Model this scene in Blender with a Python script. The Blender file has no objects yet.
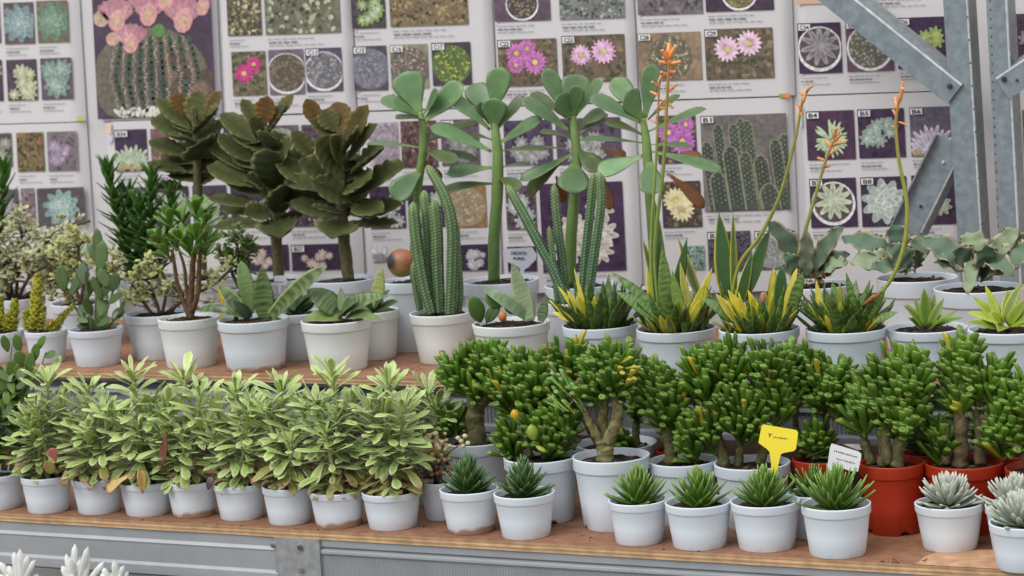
import bpy, math, random
from mathutils import Vector as V, Matrix, Quaternion

# ------------------------------------------------------------------ helpers
W_, H_, FPX = 1024, 576, 2400.0
ZO = 1.396                                   # camera height above the floor
_p, _t, _a = math.radians(7.36), math.radians(3.2), math.radians(25.8)
_F0 = V((-math.sin(_a), math.cos(_a), 0)); _Z = V((0, 0, 1))
FW = _F0 * math.cos(_p) - _Z * math.sin(_p)
_U = _F0 * math.sin(_p) + _Z * math.cos(_p)
_R = V((math.cos(_a), math.sin(_a), 0))
RC = _R * math.cos(_t) - _U * math.sin(_t)
UC = _R * math.sin(_t) + _U * math.cos(_t)
CAM = V((0, 0, ZO))


def ray(x, y): return FW + RC * ((x - 512) / FPX) - UC * ((y - 288) / FPX)
def at(x, y, Y): d = ray(x, y); return CAM + d * (Y / d.y)      # point of the place on the upright plane at depth Y
def atz(x, y, z): d = ray(x, y); return CAM + d * ((z - ZO) / d.z)   # point on a level surface
def mpp(P): return (P - CAM).dot(FW) / FPX                     # metres per pixel at a point


def lin(c):
    r = []
    for k in c:
        k /= 255.0
        r.append(k / 12.92 if k <= .04045 else ((k + .055) / 1.055) ** 2.4)
    return tuple(r)


def mixc(a, b, t): return tuple(a[i] + (b[i] - a[i]) * t for i in range(3))
def mulc(a, k): return (a[0] * k, a[1] * k, a[2] * k)


C = bpy.context.scene.collection
R = random.Random(7)


class MB:
    def __init__(s): s.v = []; s.f = []; s.c = []

    def add(s, vs, fs, col):
        o = len(s.v); s.v.extend(vs)
        if isinstance(col, list): s.c.extend(col)
        else: s.c.extend([col] * len(vs))
        s.f.extend([tuple(i + o for i in f) for f in fs])

    def box(s, lo, hi, col=(.5, .5, .5), bev=0):
        x0, y0, z0 = lo; x1, y1, z1 = hi
        s.add([V(p) for p in ((x0, y0, z0), (x1, y0, z0), (x1, y1, z0), (x0, y1, z0), (x0, y0, z1), (x1, y0, z1), (x1, y1, z1), (x0, y1, z1))],
              [(0, 3, 2, 1), (4, 5, 6, 7), (0, 1, 5, 4), (1, 2, 6, 5), (2, 3, 7, 6), (3, 0, 4, 7)], col)

    def build(s, name, mat, parent=None, smooth=True, loc=None):
        me = bpy.data.meshes.new(name)
        me.from_pydata([tuple(p) for p in s.v], [], s.f)
        at_ = me.color_attributes.new('Col', 'FLOAT_COLOR', 'POINT')
        buf = []
        for c in s.c: buf.extend((c[0], c[1], c[2], 1.0))
        at_.data.foreach_set('color', buf)
        me.polygons.foreach_set('use_smooth', [smooth] * len(me.polygons))
        me.materials.append(mat); me.update()
        o = bpy.data.objects.new(name, me); C.objects.link(o)
        if parent: o.parent = parent
        if loc is not None: o.location = loc
        return o


def tag(o, label, cat=None, group=None, kind=None):
    if label: o['label'] = label
    if cat: o['category'] = cat
    if group: o['group'] = group
    if kind: o['kind'] = kind
    return o


def empty(name, loc):
    o = bpy.data.objects.new(name, None); o.location = loc; o.empty_display_size = .02
    C.objects.link(o); return o


# ------------------------------------------------------------------ materials
def material(name, base=None, rough=.5, noise=0, nscale=60, bump=0, bscale=200, spec=.5, metal=0, sub=0):
    m = bpy.data.materials.new(name); m.use_nodes = True
    n = m.node_tree.nodes; l = m.node_tree.links; b = n['Principled BSDF']
    b.inputs['Roughness'].default_value = rough; b.inputs['Metallic'].default_value = metal
    b.inputs['Specular IOR Level'].default_value = spec
    if base is None:
        a = n.new('ShaderNodeVertexColor'); a.layer_name = 'Col'; src = a.outputs['Color']
    else:
        a = n.new('ShaderNodeRGB'); a.outputs[0].default_value = (*lin(base), 1); src = a.outputs[0]
    tc = n.new('ShaderNodeTexCoord')
    if noise:
        t = n.new('ShaderNodeTexNoise'); t.inputs['Scale'].default_value = nscale; t.inputs['Detail'].default_value = 5
        l.new(tc.outputs['Object'], t.inputs['Vector'])
        mr = n.new('ShaderNodeMapRange'); mr.inputs['From Min'].default_value = .3; mr.inputs['From Max'].default_value = .7
        mr.inputs['To Min'].default_value = 1 - noise; mr.inputs['To Max'].default_value = 1 + noise
        l.new(t.outputs['Fac'], mr.inputs['Value'])
        mx = n.new('ShaderNodeVectorMath'); mx.operation = 'SCALE'
        l.new(src, mx.inputs[0]); l.new(mr.outputs[0], mx.inputs['Scale']); src = mx.outputs[0]
    l.new(src, b.inputs['Base Color'])
    if bump:
        t = n.new('ShaderNodeTexNoise'); t.inputs['Scale'].default_value = bscale; t.inputs['Detail'].default_value = 4
        l.new(tc.outputs['Object'], t.inputs['Vector'])
        bp = n.new('ShaderNodeBump'); bp.inputs['Strength'].default_value = bump; bp.inputs['Distance'].default_value = .002
        l.new(t.outputs['Fac'], bp.inputs['Height']); l.new(bp.outputs[0], b.inputs['Normal'])
    if sub:
        b.inputs['Transmission Weight'].default_value = 0
        ts = n.new('ShaderNodeBsdfTranslucent'); mixs = n.new('ShaderNodeMixShader'); mixs.inputs[0].default_value = sub
        l.new(src, ts.inputs['Color']); l.new(b.outputs[0], mixs.inputs[1]); l.new(ts.outputs[0], mixs.inputs[2])
        l.new(mixs.outputs[0], n['Material Output'].inputs['Surface'])
    return m


def pot_material(name, base, stain):
    m = material(name, base, .42, .03, 18, .02, 90, .4)
    n = m.node_tree.nodes; l = m.node_tree.links; b = n['Principled BSDF']
    src = b.inputs['Base Color'].links[0].from_socket
    tc = n.new('ShaderNodeTexCoord'); sx = n.new('ShaderNodeSeparateXYZ'); l.new(tc.outputs['Object'], sx.inputs[0])
    t = n.new('ShaderNodeTexNoise'); t.inputs['Scale'].default_value = 45; t.inputs['Detail'].default_value = 6
    l.new(tc.outputs['Object'], t.inputs['Vector'])
    # splashed soil: only at the foot of the pot, broken up by noise
    z = n.new('ShaderNodeMapRange'); z.inputs['From Min'].default_value = 0; z.inputs['From Max'].default_value = .017
    z.inputs['To Min'].default_value = .74 if stain else .36; z.inputs['To Max'].default_value = 0
    l.new(sx.outputs['Z'], z.inputs['Value'])
    ad = n.new('ShaderNodeMath'); ad.operation = 'ADD'; l.new(z.outputs[0], ad.inputs[0]); l.new(t.outputs['Fac'], ad.inputs[1])
    rp = n.new('ShaderNodeMapRange'); rp.inputs['From Min'].default_value = .82; rp.inputs['From Max'].default_value = 1.05
    rp.inputs['To Max'].default_value = .85 if stain else .35
    l.new(ad.outputs[0], rp.inputs['Value'])
    mx = n.new('ShaderNodeMix'); mx.data_type = 'RGBA'
    l.new(rp.outputs[0], mx.inputs[0]); l.new(src, mx.inputs[6]); mx.inputs[7].default_value = (*lin((158, 116, 72)), 1)
    l.new(mx.outputs[2], b.inputs['Base Color'])
    return m


M = dict(
    leaf=material('leaf', None, .36, .12, 70, .05, 150, .55, sub=.10),
    gloss=material('glossy_leaf', None, .3, .10, 60, 0, 0, .5, sub=.10),
    velvet=material('velvet_leaf', None, .8, .16, 90, .25, 260, .25, sub=.06),
    matte=material('matte_leaf', None, .65, .12, 80, .1, 200, .35, sub=.08),
    bark=material('bark', None, .75, .3, 160, .6, 260, .3),
    white=pot_material('white_pot_plastic', (216, 226, 234), False),
    stain=pot_material('stained_pot_plastic', (218, 227, 233), True),
    cream=pot_material('off_white_pot_plastic', (228, 234, 232), False),
    red=pot_material('red_pot_plastic', (172, 52, 26), False),
    soil=material('soil', None, .95, .5, 260, 1.0, 500, .2),
    board=material('plywood', None, .7, .22, 55, .15, 300, .3),
    steel=material('galvanised_steel', None, .5, .2, 75, .12, 300, .5, .25),
    paint=material('grey_metal', None, .5, .06, 25, .03, 300, .5, .15),
    paper=material('paper', (211, 208, 209), .6, .02, 8),
    ink=material('print_ink', None, .5, .28, 130),
    flatink=material('plain_ink', None, .6),
    tag=material('tag_plastic', None, .45, .02, 20),
    wall=material('painted_wall', (206, 204, 206), .8, .02, 3),
    floor=material('concrete_floor', (120, 112, 104), .9, .15, 6, .2, 40),
    flower=material('flower_petal', None, .5, .1, 90),
    clay=material('glazed_clay', None, .45, .2, 60),
)

# ------------------------------------------------------------------ shapes
SPAT = [(0, .32), (.3, .42), (.55, .8), (.78, 1), (.92, .78), (1, .14)]
OBOV = [(0, .2), (.2, .34), (.45, .74), (.68, 1), (.85, .93), (.95, .62), (1, .12)]
LANCE = [(0, .55), (.25, .95), (.45, 1), (.7, .72), (.88, .35), (1, .03)]
SPIKE = [(0, 1), (.3, .93), (.6, .66), (.85, .3), (1, .02)]
OVAL = [(0, .12), (.15, .6), (.4, .97), (.6, 1), (.8, .78), (.93, .45), (1, .06)]
STRAP = [(0, .7), (.3, .95), (.6, 1), (.8, .8), (.93, .42), (1, .04)]
FING = [(0, .7), (.3, .95), (.6, 1), (.85, .85), (.96, .5), (1, .1)]


def pf(p, t):
    for i in range(len(p) - 1):
        if t <= p[i + 1][0]:
            a, b = p[i], p[i + 1]
            k = (t - a[0]) / (b[0] - a[0]); return a[1] + (b[1] - a[1]) * k
    return p[-1][1]


AX = (-1, -.72, 0, .72, 1, .72, 0, -.72); SG = (0, 1, 1, 1, 0, -1, -1, -1)


def leaf(mb, p, d, n, L, W, prof, col, T=.12, bend=0, cup=0, seg=6, wavy=0, wk=3, scal=0, ph=0, twist=0):
    """one solid leaf: spine from p along d, upper face towards n, lens-shaped section, bending by `bend` rad (negative = drooping)"""
    d = d.normalized(); s = d.cross(n)
    if s.length < 1e-5: s = d.cross(V((1, .3, .2)))
    s.normalize(); n = s.cross(d).normalized()
    vs = []; cs = []; fs = []; pos = V(p)
    for i in range(seg + 1):
        t = i / seg
        q = Quaternion(s, bend * t)
        dd = q @ d; nn = q @ n; ss = s
        if twist:
            q2 = Quaternion(dd, twist * t); ss = q2 @ s; nn = q2 @ nn
        if i: pos = pos + dd * (L / seg)
        w = W * .5 * pf(prof, t)
        if scal: w *= 1 + scal * math.sin(t * wk * 6.28 + ph)
        for j in range(8):
            a = AX[j]
            z = T * W * .5 * (1 - a * a) * SG[j] * (.35 + .65 * pf(prof, t)) + cup * w * a * a
            if wavy: z += wavy * W * a * a * math.sin(wk * 6.28 * t + ph + (1.3 if a > 0 else 0))
            vs.append(pos + ss * (a * w) + nn * z)
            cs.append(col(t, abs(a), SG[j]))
        if i:
            o = (i - 1) * 8
            for j in range(8):
                k = (j + 1) % 8
                fs.append((o + j, o + k, o + 8 + k, o + 8 + j))
    o = seg * 8
    fs.append(tuple(o + j for j in range(8)))
    fs.append(tuple(7 - j for j in range(8)))
    mb.add(vs, fs, cs)
    return pos


def tube(mb, pts, rad, col, m=8, jit=0, rib=0, cap=True):
    pts = [V(p) for p in pts]; n = len(pts); vs = []; fs = []; cs = []
    if not isinstance(rad, (list, tuple)): rad = [rad] * n
    d0 = (pts[1] - pts[0]).normalized(); u = d0.cross(V((0, 1, .2)))
    if u.length < 1e-4: u = d0.cross(V((1, 0, 0)))
    u.normalize()
    for i in range(n):
        d = (pts[min(i + 1, n - 1)] - pts[max(i - 1, 0)]).normalized()
        u = (u - d * u.dot(d)).normalized(); w = d.cross(u)
        for j in range(m):
            a = 6.2832 * j / m; r = rad[i]
            if jit: r *= 1 + R.uniform(-jit, jit)
            if rib: r *= 1 if j % 2 else 1 - rib
            vs.append(pts[i] + (u * math.cos(a) + w * math.sin(a)) * r)
            cs.append(col(i / (n - 1), j) if callable(col) else col)
        if i:
            o = (i - 1) * m
            for j in range(m):
                k = (j + 1) % m; fs.append((o + j, o + k, o + m + k, o + m + j))
    if cap:
        fs.append(tuple((n - 1) * m + j for j in range(m))); fs.append(tuple(m - 1 - j for j in range(m)))
    mb.add(vs, fs, cs)


def smooth(pts, k=4):
    """Catmull-Rom through the points; each point may carry a radius as fourth value"""
    P = [tuple(p) for p in pts]; out = []
    for i in range(len(P) - 1):
        a, b, c, d = P[max(i - 1, 0)], P[i], P[i + 1], P[min(i + 2, len(P) - 1)]
        for q in range(k):
            t = q / k
            out.append(tuple(.5 * (2 * b[e] + (c[e] - a[e]) * t + (2 * a[e] - 5 * b[e] + 4 * c[e] - d[e]) * t * t + (3 * b[e] - a[e] - 3 * c[e] + d[e]) * t ** 3) for e in range(len(b))))
    out.append(P[-1]); return out


def blob(mb, p, r, col, sc=(1, 1, 1), nu=8, nv=6, jit=0):
    vs = []; fs = []
    for i in range(nv + 1):
        th = math.pi * i / nv
        for j in range(nu):
            a = 6.2832 * j / nu; k = r * (1 + R.uniform(-jit, jit))
            vs.append(V(p) + V((math.sin(th) * math.cos(a) * sc[0], math.sin(th) * math.sin(a) * sc[1], math.cos(th) * sc[2])) * k)
    for i in range(nv):
        for j in range(nu):
            k = (j + 1) % nu; fs.append((i * nu + j, (i + 1) * nu + j, (i + 1) * nu + k, i * nu + k))
    mb.add(vs, fs, col)


def lathe(mb, prof, col, m=40, notch=()):
    vs = []; fs = []
    for i, (r, z) in enumerate(prof):
        for j in range(m):
            a = 6.2832 * j / m
            vs.append(V((r * math.cos(a), r * math.sin(a), z + (.006 if (i in notch and (j % 10) in (4, 5)) else 0))))
    for i in range(len(prof) - 1):
        for j in range(m):
            k = (j + 1) % m; fs.append((i * m + j, i * m + k, (i + 1) * m + k, (i + 1) * m + j))
    mb.add(vs, fs, col)


# ------------------------------------------------------------------ pots
ZL = ZO - .7757          # top of the lower shelf board
ZU = ZO - .6062          # top of the upper shelf board
ZX = ZU + .0125          # top of the extra board laid on the right half of the upper shelf


class Pot: pass


def pot(name, label, cat, group, cx, rimy, w, base=None, Y=None, z=ZL, mat='white', taper=.76, band=.2, notch=False, soilk=.9, step=.045):
    k = .5 * w / FPX
    if Y is None:
        q = atz(cx, base, z); r = k * (q - CAM).dot(FW); Y = q.y + r * taper
    rc = at(cx, rimy, Y); r = k * (rc - CAM).dot(FW)
    h = rc.z - z
    P = Pot(); P.r = r; P.h = h; P.Y = Y; P.loc = V((rc.x, Y, z)); P.k = mpp(rc)
    P.root = empty(name, P.loc); tag(P.root, label, cat, group)
    mb = MB(); wt = .0022
    b = band * h; r1 = r * (1 - .3 * (1 - taper) * band); r2 = r1 - step * r; rb = r * taper
    prof = [(0, .003), (rb * .9, .003), (rb * .93, 0), (rb - .001, .0), (rb, .0012), (rb + (r2 - rb) * .5, (h - b) * .5), (r2, h - b - .0005), (r2 + .0003, h - b), (r1 - .0008, h - b + .0006), (r1, h - b + .0022),
            (r - .0004, h - .002), (r, h - .0007), (r - .0008, h), (r - wt, h), (r - wt - .0005, h - .001), (r2 - wt, h - b), (rb * 1.02, h * .3)]
    lathe(mb, prof, (1, 1, 1), 40, (2, 3, 4) if notch else ())
    mb.build('pot', M[mat], P.root)
    # soil: a lumpy disc a little under the rim
    sb = MB(); zs = h - b * (1 - soilk) - .004; P.zs = zs
    rs = r - wt - .0012; n = 6; m = 26; vs = [V((0, 0, zs + .003))]; cs = [lin((52, 40, 32))]; fs = []
    for i in range(1, n + 1):
        for j in range(m):
            a = 6.2832 * j / m; q = rs * i / n
            vs.append(V((q * math.cos(a), q * math.sin(a), zs + (R.uniform(-.0012, .0028) if i < n else -.003))))
            g = R.random(); cs.append(lin((42, 33, 27)) if g < .6 else lin((74, 56, 42)) if g < .9 else lin((120, 96, 74)))
    for j in range(m): fs.append((0, 1 + j, 1 + (j + 1) % m))
    for i in range(n - 1):
        for j in range(m):
            k2 = (j + 1) % m; fs.append((1 + i * m + j, 1 + (i + 1) * m + j, 1 + (i + 1) * m + k2, 1 + i * m + k2))
    sb.add(vs, fs, cs)
    for _ in range(14):
        a = R.uniform(0, 6.28); q = rs * math.sqrt(R.random()) * .9
        blob(sb, (q * math.cos(a), q * math.sin(a), zs + .001), R.uniform(.0015, .0032), lin(R.choice([(60, 44, 34), (96, 70, 50), (44, 36, 30)])), (1, 1, .7), 5, 3, .2)
    sb.build('soil', M['soil'], P.root)
    return P


def loc(P, x, y, dy=0): return at(x, y, P.Y + dy) - P.loc


def pleaf(P, b, t, w, col, prof=OBOV, dy=0, by=0, bend=0, face=.6, mat='leaf', mb=None, T=.1, cup=.12, seg=8, name='leaf', **kw):
    """a leaf of plant P from point b to point t (seen from the front), tip dy nearer (-) or farther (+); its own part unless mb is given"""
    B = loc(P, b[0], b[1], by); E_ = loc(P, t[0], t[1], dy); d = E_ - B; L = d.length
    n = (-FW) * face + V((0, 0, 1)) * (1.15 - face)
    if abs(bend) > .01:
        s = d.normalized().cross(n).normalized(); d = Quaternion(s, -bend * .5 * (1 + 1 / seg)) @ d
        L *= (bend / 2) / math.sin(bend / 2)
    own = mb is None
    if own: mb = MB()
    if getattr(col, 'fine', 0): seg = max(seg, 30)
    leaf(mb, B, d, n, L, w * P.k, prof, col, T=T, bend=bend, cup=cup, seg=seg, **kw)
    if own: return mb.build(name, M[mat], P.root)


def jit(c, k=.12):
    if c[1] > c[2] * 2.6: c = (c[0] * 1.03, c[1], c[2] * .72)
    f = 1 + R.uniform(-k, k); return (c[0] * f * (1 + R.uniform(-.05, .05)), c[1] * f, c[2] * f * (1 + R.uniform(-.06, .06)))


def edged(c, e, at_=.72, tipc=None, back=None, ew=.25):
    c = jit(c); e = jit(e, .06)
    bk = mulc(c, .85) if back is None else back

    def f(t, a, s):
        k = e if a > .9 else (mixc(c, e, ew) if a >= at_ else c)
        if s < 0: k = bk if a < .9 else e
        if tipc and t > .85: k = mixc(k, tipc, (t - .85) / .15)
        return k
    return f


def plain(c, tipc=None, base=None, k=.12, mid=None):
    c = jit(c, k); m_ = mid and jit(mid, k)

    def f(t, a, s):
        q = c if not m_ else mixc(m_, c, min(1, a * 1.3))
        if base and t < .35: q = mixc(base, q, t / .35)
        if tipc and t > .7: q = mixc(q, tipc, (t - .7) / .3)
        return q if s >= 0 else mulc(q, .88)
    return f


def banded(c, b, e=None, freq=9):
    c = jit(c, .08); b = jit(b, .08); ph = R.uniform(0, 6)

    def f(t, a, s):
        v = .5 + .5 * math.sin(t * freq * 6.28 + ph + a * 1.5 + 1.4 * math.sin(t * 17 + ph)); v = v * v * (3 - 2 * v)
        q = mixc(c, b, v * (.7 + .3 * (a < .5)))
        if e and a > .9: q = e
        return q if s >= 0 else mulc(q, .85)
    f.fine = 1
    return f


# ------------------------------------------------------------------ plant builders
def sedum(P, shoots, nleaf=46, pink=.6, light=1.0, L0=.056):
    mb = MB(); sb = MB()
    G1, G2 = mulc(lin((128, 162, 90)), light), mulc(lin((170, 198, 116)), light)
    E1, E2 = lin((240, 236, 196)), lin((246, 246, 216))
    cx = sum(s[2] for s in shoots) / len(shoots)
    shoots = list(shoots) + [(None, 0, cx + R.uniform(-22, 22), R.uniform(390, 428), R.uniform(-.035, .02)) for _ in range(4)]
    for q, (bx, by, tx, ty, dy) in enumerate(shoots):
        B = V((R.uniform(-.4, .4) * P.r, R.uniform(-.4, .4) * P.r, P.zs)) if bx is None else loc(P, bx, by)
        T_ = loc(P, tx, ty + 18, dy); mid = (B + T_) * .5 + V((R.uniform(-.006, .006), R.uniform(-.006, .006), 0))
        pts = smooth([B, mid, T_], 8); tube(sb, pts, [.0042 - .0018 * i / 16 for i in range(17)], lin((150, 160, 104)), 6, .08)
        ax = (T_ - B).normalized(); a = R.uniform(0, 6); n = int(nleaf * (1 if q == 0 else .75 if q < 3 else .5))
        for i in range(n):
            t = .1 + .9 * (i / (n - 1)) ** .9
            j = min(15, int(t * 16)); p = V(pts[j]).lerp(V(pts[j + 1]), t * 16 - j)
            a += 2.39996 + R.uniform(-.3, .3)
            el = math.radians(-20 + 66 * t ** 1.2 + R.uniform(-18, 18))
            if p.z < P.h + .012: el = max(el, math.radians(18)); p = V((p.x, p.y, max(p.z, P.h - .002)))
            d = V((math.cos(a) * math.cos(el), math.sin(a) * math.cos(el), math.sin(el)))
            L = L0 * (1.0 - .3 * t + R.uniform(-.2, .2)) * (.78 if t < .35 else 1); Wd = L * R.uniform(.25, .34)
            low = t < .38 and R.random() < pink
            c = mixc(G1, G2, min(1, t * 1.2)); e = mixc(E1, E2, t)
            if low: c = mixc(c, lin((124, 136, 76)), .6); e = mixc(e, lin((204, 124, 108)), R.uniform(.4, 1))
            tipc = lin((186, 100, 92)) if low and R.random() < .5 else None
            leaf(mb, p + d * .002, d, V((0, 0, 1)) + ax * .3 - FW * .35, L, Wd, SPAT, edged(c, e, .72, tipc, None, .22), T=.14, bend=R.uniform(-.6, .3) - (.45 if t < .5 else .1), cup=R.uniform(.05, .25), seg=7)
        for i in range(6):
            a += 2.39996; el = math.radians(R.uniform(35, 75)); d = V((math.cos(a) * math.cos(el), math.sin(a) * math.cos(el), math.sin(el)))
            leaf(mb, T_, d, V((0, 0, 1)) - d * .5 + V((-d.x, -d.y, 0)) - FW * .3, L0 * R.uniform(.4, .75), L0 * .135, SPAT, edged(mulc(G2, .9), E2), T=.2, bend=R.uniform(-.5, .1), cup=.25, seg=5)
    sb.build('stem', M['bark'], P.root)
    return mb.build('foliage', M['leaf'], P.root)


def finger(mb, p, d, L, r, c, tip, seen=None):
    """fleshy finger leaf, a little flattened, its rounded end dimpled"""
    d = d.normalized(); u = d.cross(V((.3, .2, 1)))
    if u.length < 1e-3: u = V((1, 0, 0))
    u.normalize(); w = d.cross(u); bend = V((0, 0, 1)) * L * .16
    c0 = mulc(c, .85)
    st = [(0, .42, c0), (.3, .6, c), (.6, .85, c), (.85, 1.06, mixc(c, tip, .12)), (.96, .98, mixc(c, tip, .35)), (1.0, .72, mixc(c, tip, .8)), (.965, .34, mixc(c, tip, .45))]
    vs = []; cs = []; fs = []; m = 8
    for t, k, col in st:
        for j in range(m):
            a = 6.2832 * j / m
            vs.append(p + d * (L * t + (r * .5 * math.sin(a) if t > .9 else 0)) + bend * t * t + (u * math.cos(a) + w * math.sin(a) * .66) * (r * k)); cs.append(col)
    for i in range(len(st) - 1):
        for j in range(m):
            k = (j + 1) % m; fs.append((i * m + j, i * m + k, (i + 1) * m + k, (i + 1) * m + j))
    fs.append(tuple((len(st) - 1) * m + j for j in range(m)))
    mb.add(vs, fs, cs)


GOL = lin((64, 104, 30)); GOLT = lin((140, 170, 80))


def gollum(P, trunks, blobs, L=.031, r=.0042, yellow=.01, c=GOL, tipc=GOLT, barkc=(104, 104, 62), up=.9, slim=.8):
    L *= 1.22; r *= 1.22
    mb = MB(); tb = MB(); bc = lin(barkc)
    for tr in trunks:
        pts = [(*loc(P, x, y, dy), rp * P.k * slim) for (x, y, rp, dy) in tr]
        s = smooth(pts, 6)
        cc = lambda t, j: mulc(mixc(bc, lin((84, 70, 50)), R.random() * .8), R.uniform(.65, 1.15))
        tube(tb, [q[:3] for q in s], [max(q[3] * R.uniform(.84, 1.16), .001) for q in s], cc, 10, .13)
    for (cx, cy, rx, ry, n, fx, fy) in blobs:      # foliage cloud: centre, half sizes, rosettes, and the point it grows from
        c0 = loc(P, cx, cy + 14); f0 = loc(P, fx, fy); a = max(.008, rx * P.k - L * .2); b = max(.008, ry * P.k - L * .28)
        for i in range(max(4, int(n * 1.0))):
            for _ in range(30):
                q = V((R.uniform(-1, 1), R.uniform(-1, 1), R.uniform(-1, 1)))
                if .3 < q.length < 1.25: break
            p = c0 + V((q.x * a, q.y * min(a, .034), q.z * b))
            ax = (V((q.x, q.y * .9 - .25, q.z * .3)) * .65 + (p - f0).normalized() * .4 + V((0, 0, up * R.uniform(.7, 1.3)))).normalized()
            p0 = p - ax * L * .55
            mid = (f0 + p0) * .5 + V((0, 0, -.004))
            tube(tb, [x[:3] for x in smooth([f0, mid, p0], 3)], [.0030, .003, .0028, .0026, .0024, .0022, .002], mulc(bc, .8), 5, .1)
            ph = R.uniform(0, 6); nl = R.randint(7, 11); tone = R.uniform(.62, 1.2)
            u = ax.cross(V((.2, 1, .1))).normalized(); w = ax.cross(u)
            for k in range(nl):
                ph += 2.39996; sp = .1 + .8 * (1 - k / nl) * R.uniform(.5, 1.2)
                d = ax + (u * math.cos(ph) + w * math.sin(ph)) * sp * R.uniform(.6, 1.2)
                yel = R.random() < yellow
                cc = mulc(jit(lin((180, 164, 50)) if yel else mixc(c, lin((104, 138, 48)), R.random() * .6), .2), tone)
                finger(mb, p0 + ax * (L * .3 * k / nl), d, L * R.uniform(.55, 1.2), r * R.uniform(.75, 1.2), cc, mixc(cc, tipc, R.uniform(.3, 1)))
    tb.build('trunk', M['bark'], P.root)
    return mb.build('foliage', M['gloss'], P.root)


def rosette(P, n, L, Wd, col, prof=SPIKE, el0=8, el1=80, mat='leaf', up=.004, bend=.25, T=.3, cup=.2, base=None, jl=.15, part='foliage', seg=6, stretch=0, R0=.2):
    """spiral rosette; older leaves low and outside, young ones upright; stretch lifts it into a column"""
    mb = MB(); a = R.uniform(0, 6); B = V((0, 0, P.zs)) if base is None else base
    for i in range(n):
        t = i / max(1, n - 1); a += 2.39996
        el = math.radians(el0 + (el1 - el0) * t + R.uniform(-6, 6))
        rad = V((math.cos(a), math.sin(a), 0)); d = rad * math.cos(el) + V((0, 0, math.sin(el)))
        l = L * (1 - .35 * t * (1 if stretch else .5)) * (1 + R.uniform(-jl, jl))
        leaf(mb, B + rad * (R0 * L * (1 - t)) + V((0, 0, up * t + stretch * t)), d, V((0, 0, 1)) - rad * .2, l, Wd * (1 - .2 * t), prof, col(t), T=T, bend=bend * R.uniform(.5, 1.3), cup=cup, seg=seg)
    return mb.build(part, M[mat], P.root)


def spiky_stems(P, stems, c, L=.022, Wd=.007, den=11.0):
    mb = MB(); sb = MB()
    for (bx, by, tx, ty, dy) in stems:
        B, T_ = loc(P, bx, by, dy * .3), loc(P, tx, ty + 12, dy); n = int((T_ - B).length / .011 * den / 3.2)
        tube(sb, [B, (B + T_) * .5, T_], [.004, .0035, .0025], lin((70, 84, 44)), 6)
        a = R.uniform(0, 6)
        for i in range(n):
            t = i / n; a += 2.39996; el = math.radians(26 + 30 * t ** 3 + R.uniform(-9, 9))
            d = V((math.cos(a) * math.cos(el), math.sin(a) * math.cos(el), math.sin(el)))
            leaf(mb, B.lerp(T_, t), d, V((0, 0, 1)), L * R.uniform(.85, 1.15) * (1 - .3 * t ** 4), Wd, LANCE, plain(c, mulc(c, 1.4), None, .25), T=.3, bend=.15, cup=.1, seg=4)
        for i in range(8):
            a += 2.39996; d = V((math.cos(a) * .4, math.sin(a) * .4, 1))
            leaf(mb, T_, d, V((-d.x, -d.y, .3)), L * .9, Wd, SPIKE, plain(c, mulc(c, 1.3)), T=.4, bend=-.2, seg=4)
    sb.build('stem', M['bark'], P.root); return mb.build('foliage', M['leaf'], P.root)


def shrub(P, branches, leafc, edgec, n, size, spread, barkc=(92, 70, 52), prof=OVAL, r0=1.8, sub=True):
    """thin woody branches carrying small leaves in clusters"""
    mb = MB(); tb = MB(); bc = lin(barkc)
    for br in branches:
        pts = smooth([(*loc(P, x, y, dy),) for (x, y, dy) in br], 5)
        m = len(pts); tube(tb, pts, [r0 * P.k * (1 - .6 * i / m) + .0006 for i in range(m)], bc, 6, .12)
        for k in range(n):
            t = .3 + .7 * R.random(); p = V(pts[min(m - 1, int(t * m))])
            off = V((R.gauss(0, 1), R.gauss(0, .8), R.gauss(.15, .8))) * spread
            q = p + off; tube(tb, [p, p + off * .5 + V((0, 0, -.002)), q], [.0012, .001, .0008], bc, 4)
            for e in range(R.randint(7, 11)):
                d = V((R.uniform(-1, 1), R.uniform(-1, 1), R.uniform(-.3, 1)))
                c = jit(leafc, .25)
                leaf(mb, q + d * size * R.uniform(.2, .9), d, V((0, 0, 1)) - FW * .6, size * R.uniform(.8, 1.3), size * R.uniform(.6, .85), prof, edged(c, edgec, .72), T=.2, bend=R.uniform(-.3, .3), cup=.1, seg=4)
    tb.build('branch', M['bark'], P.root); return mb.build('foliage', M['leaf'], P.root)


def tree_rosettes(P, tips, c, L, Wd, prof=OBOV, n=10, mat='gloss'):
    mb = MB()
    for (x, y, dy, ang) in tips:
        p = loc(P, x, y, dy); a = R.uniform(0, 6); ax = V((ang, R.uniform(-.3, .1), 1)).normalized()
        u = ax.cross(V((0, 1, 0))).normalized(); w = ax.cross(u)
        for i in range(n):
            a += 2.39996; t = i / n; sp = 1.7 - 1.3 * t
            d = ax + (u * math.cos(a) + w * math.sin(a)) * sp
            leaf(mb, p - ax * L * .35 * (1 - t), d, ax, L * R.uniform(.8, 1.1) * (1 - .3 * t), Wd, prof, edged(c, mulc(c, 1.25), .72), T=.16, bend=.25, cup=.18, seg=6)
    return mb.build('foliage', M[mat], P.root)


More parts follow.
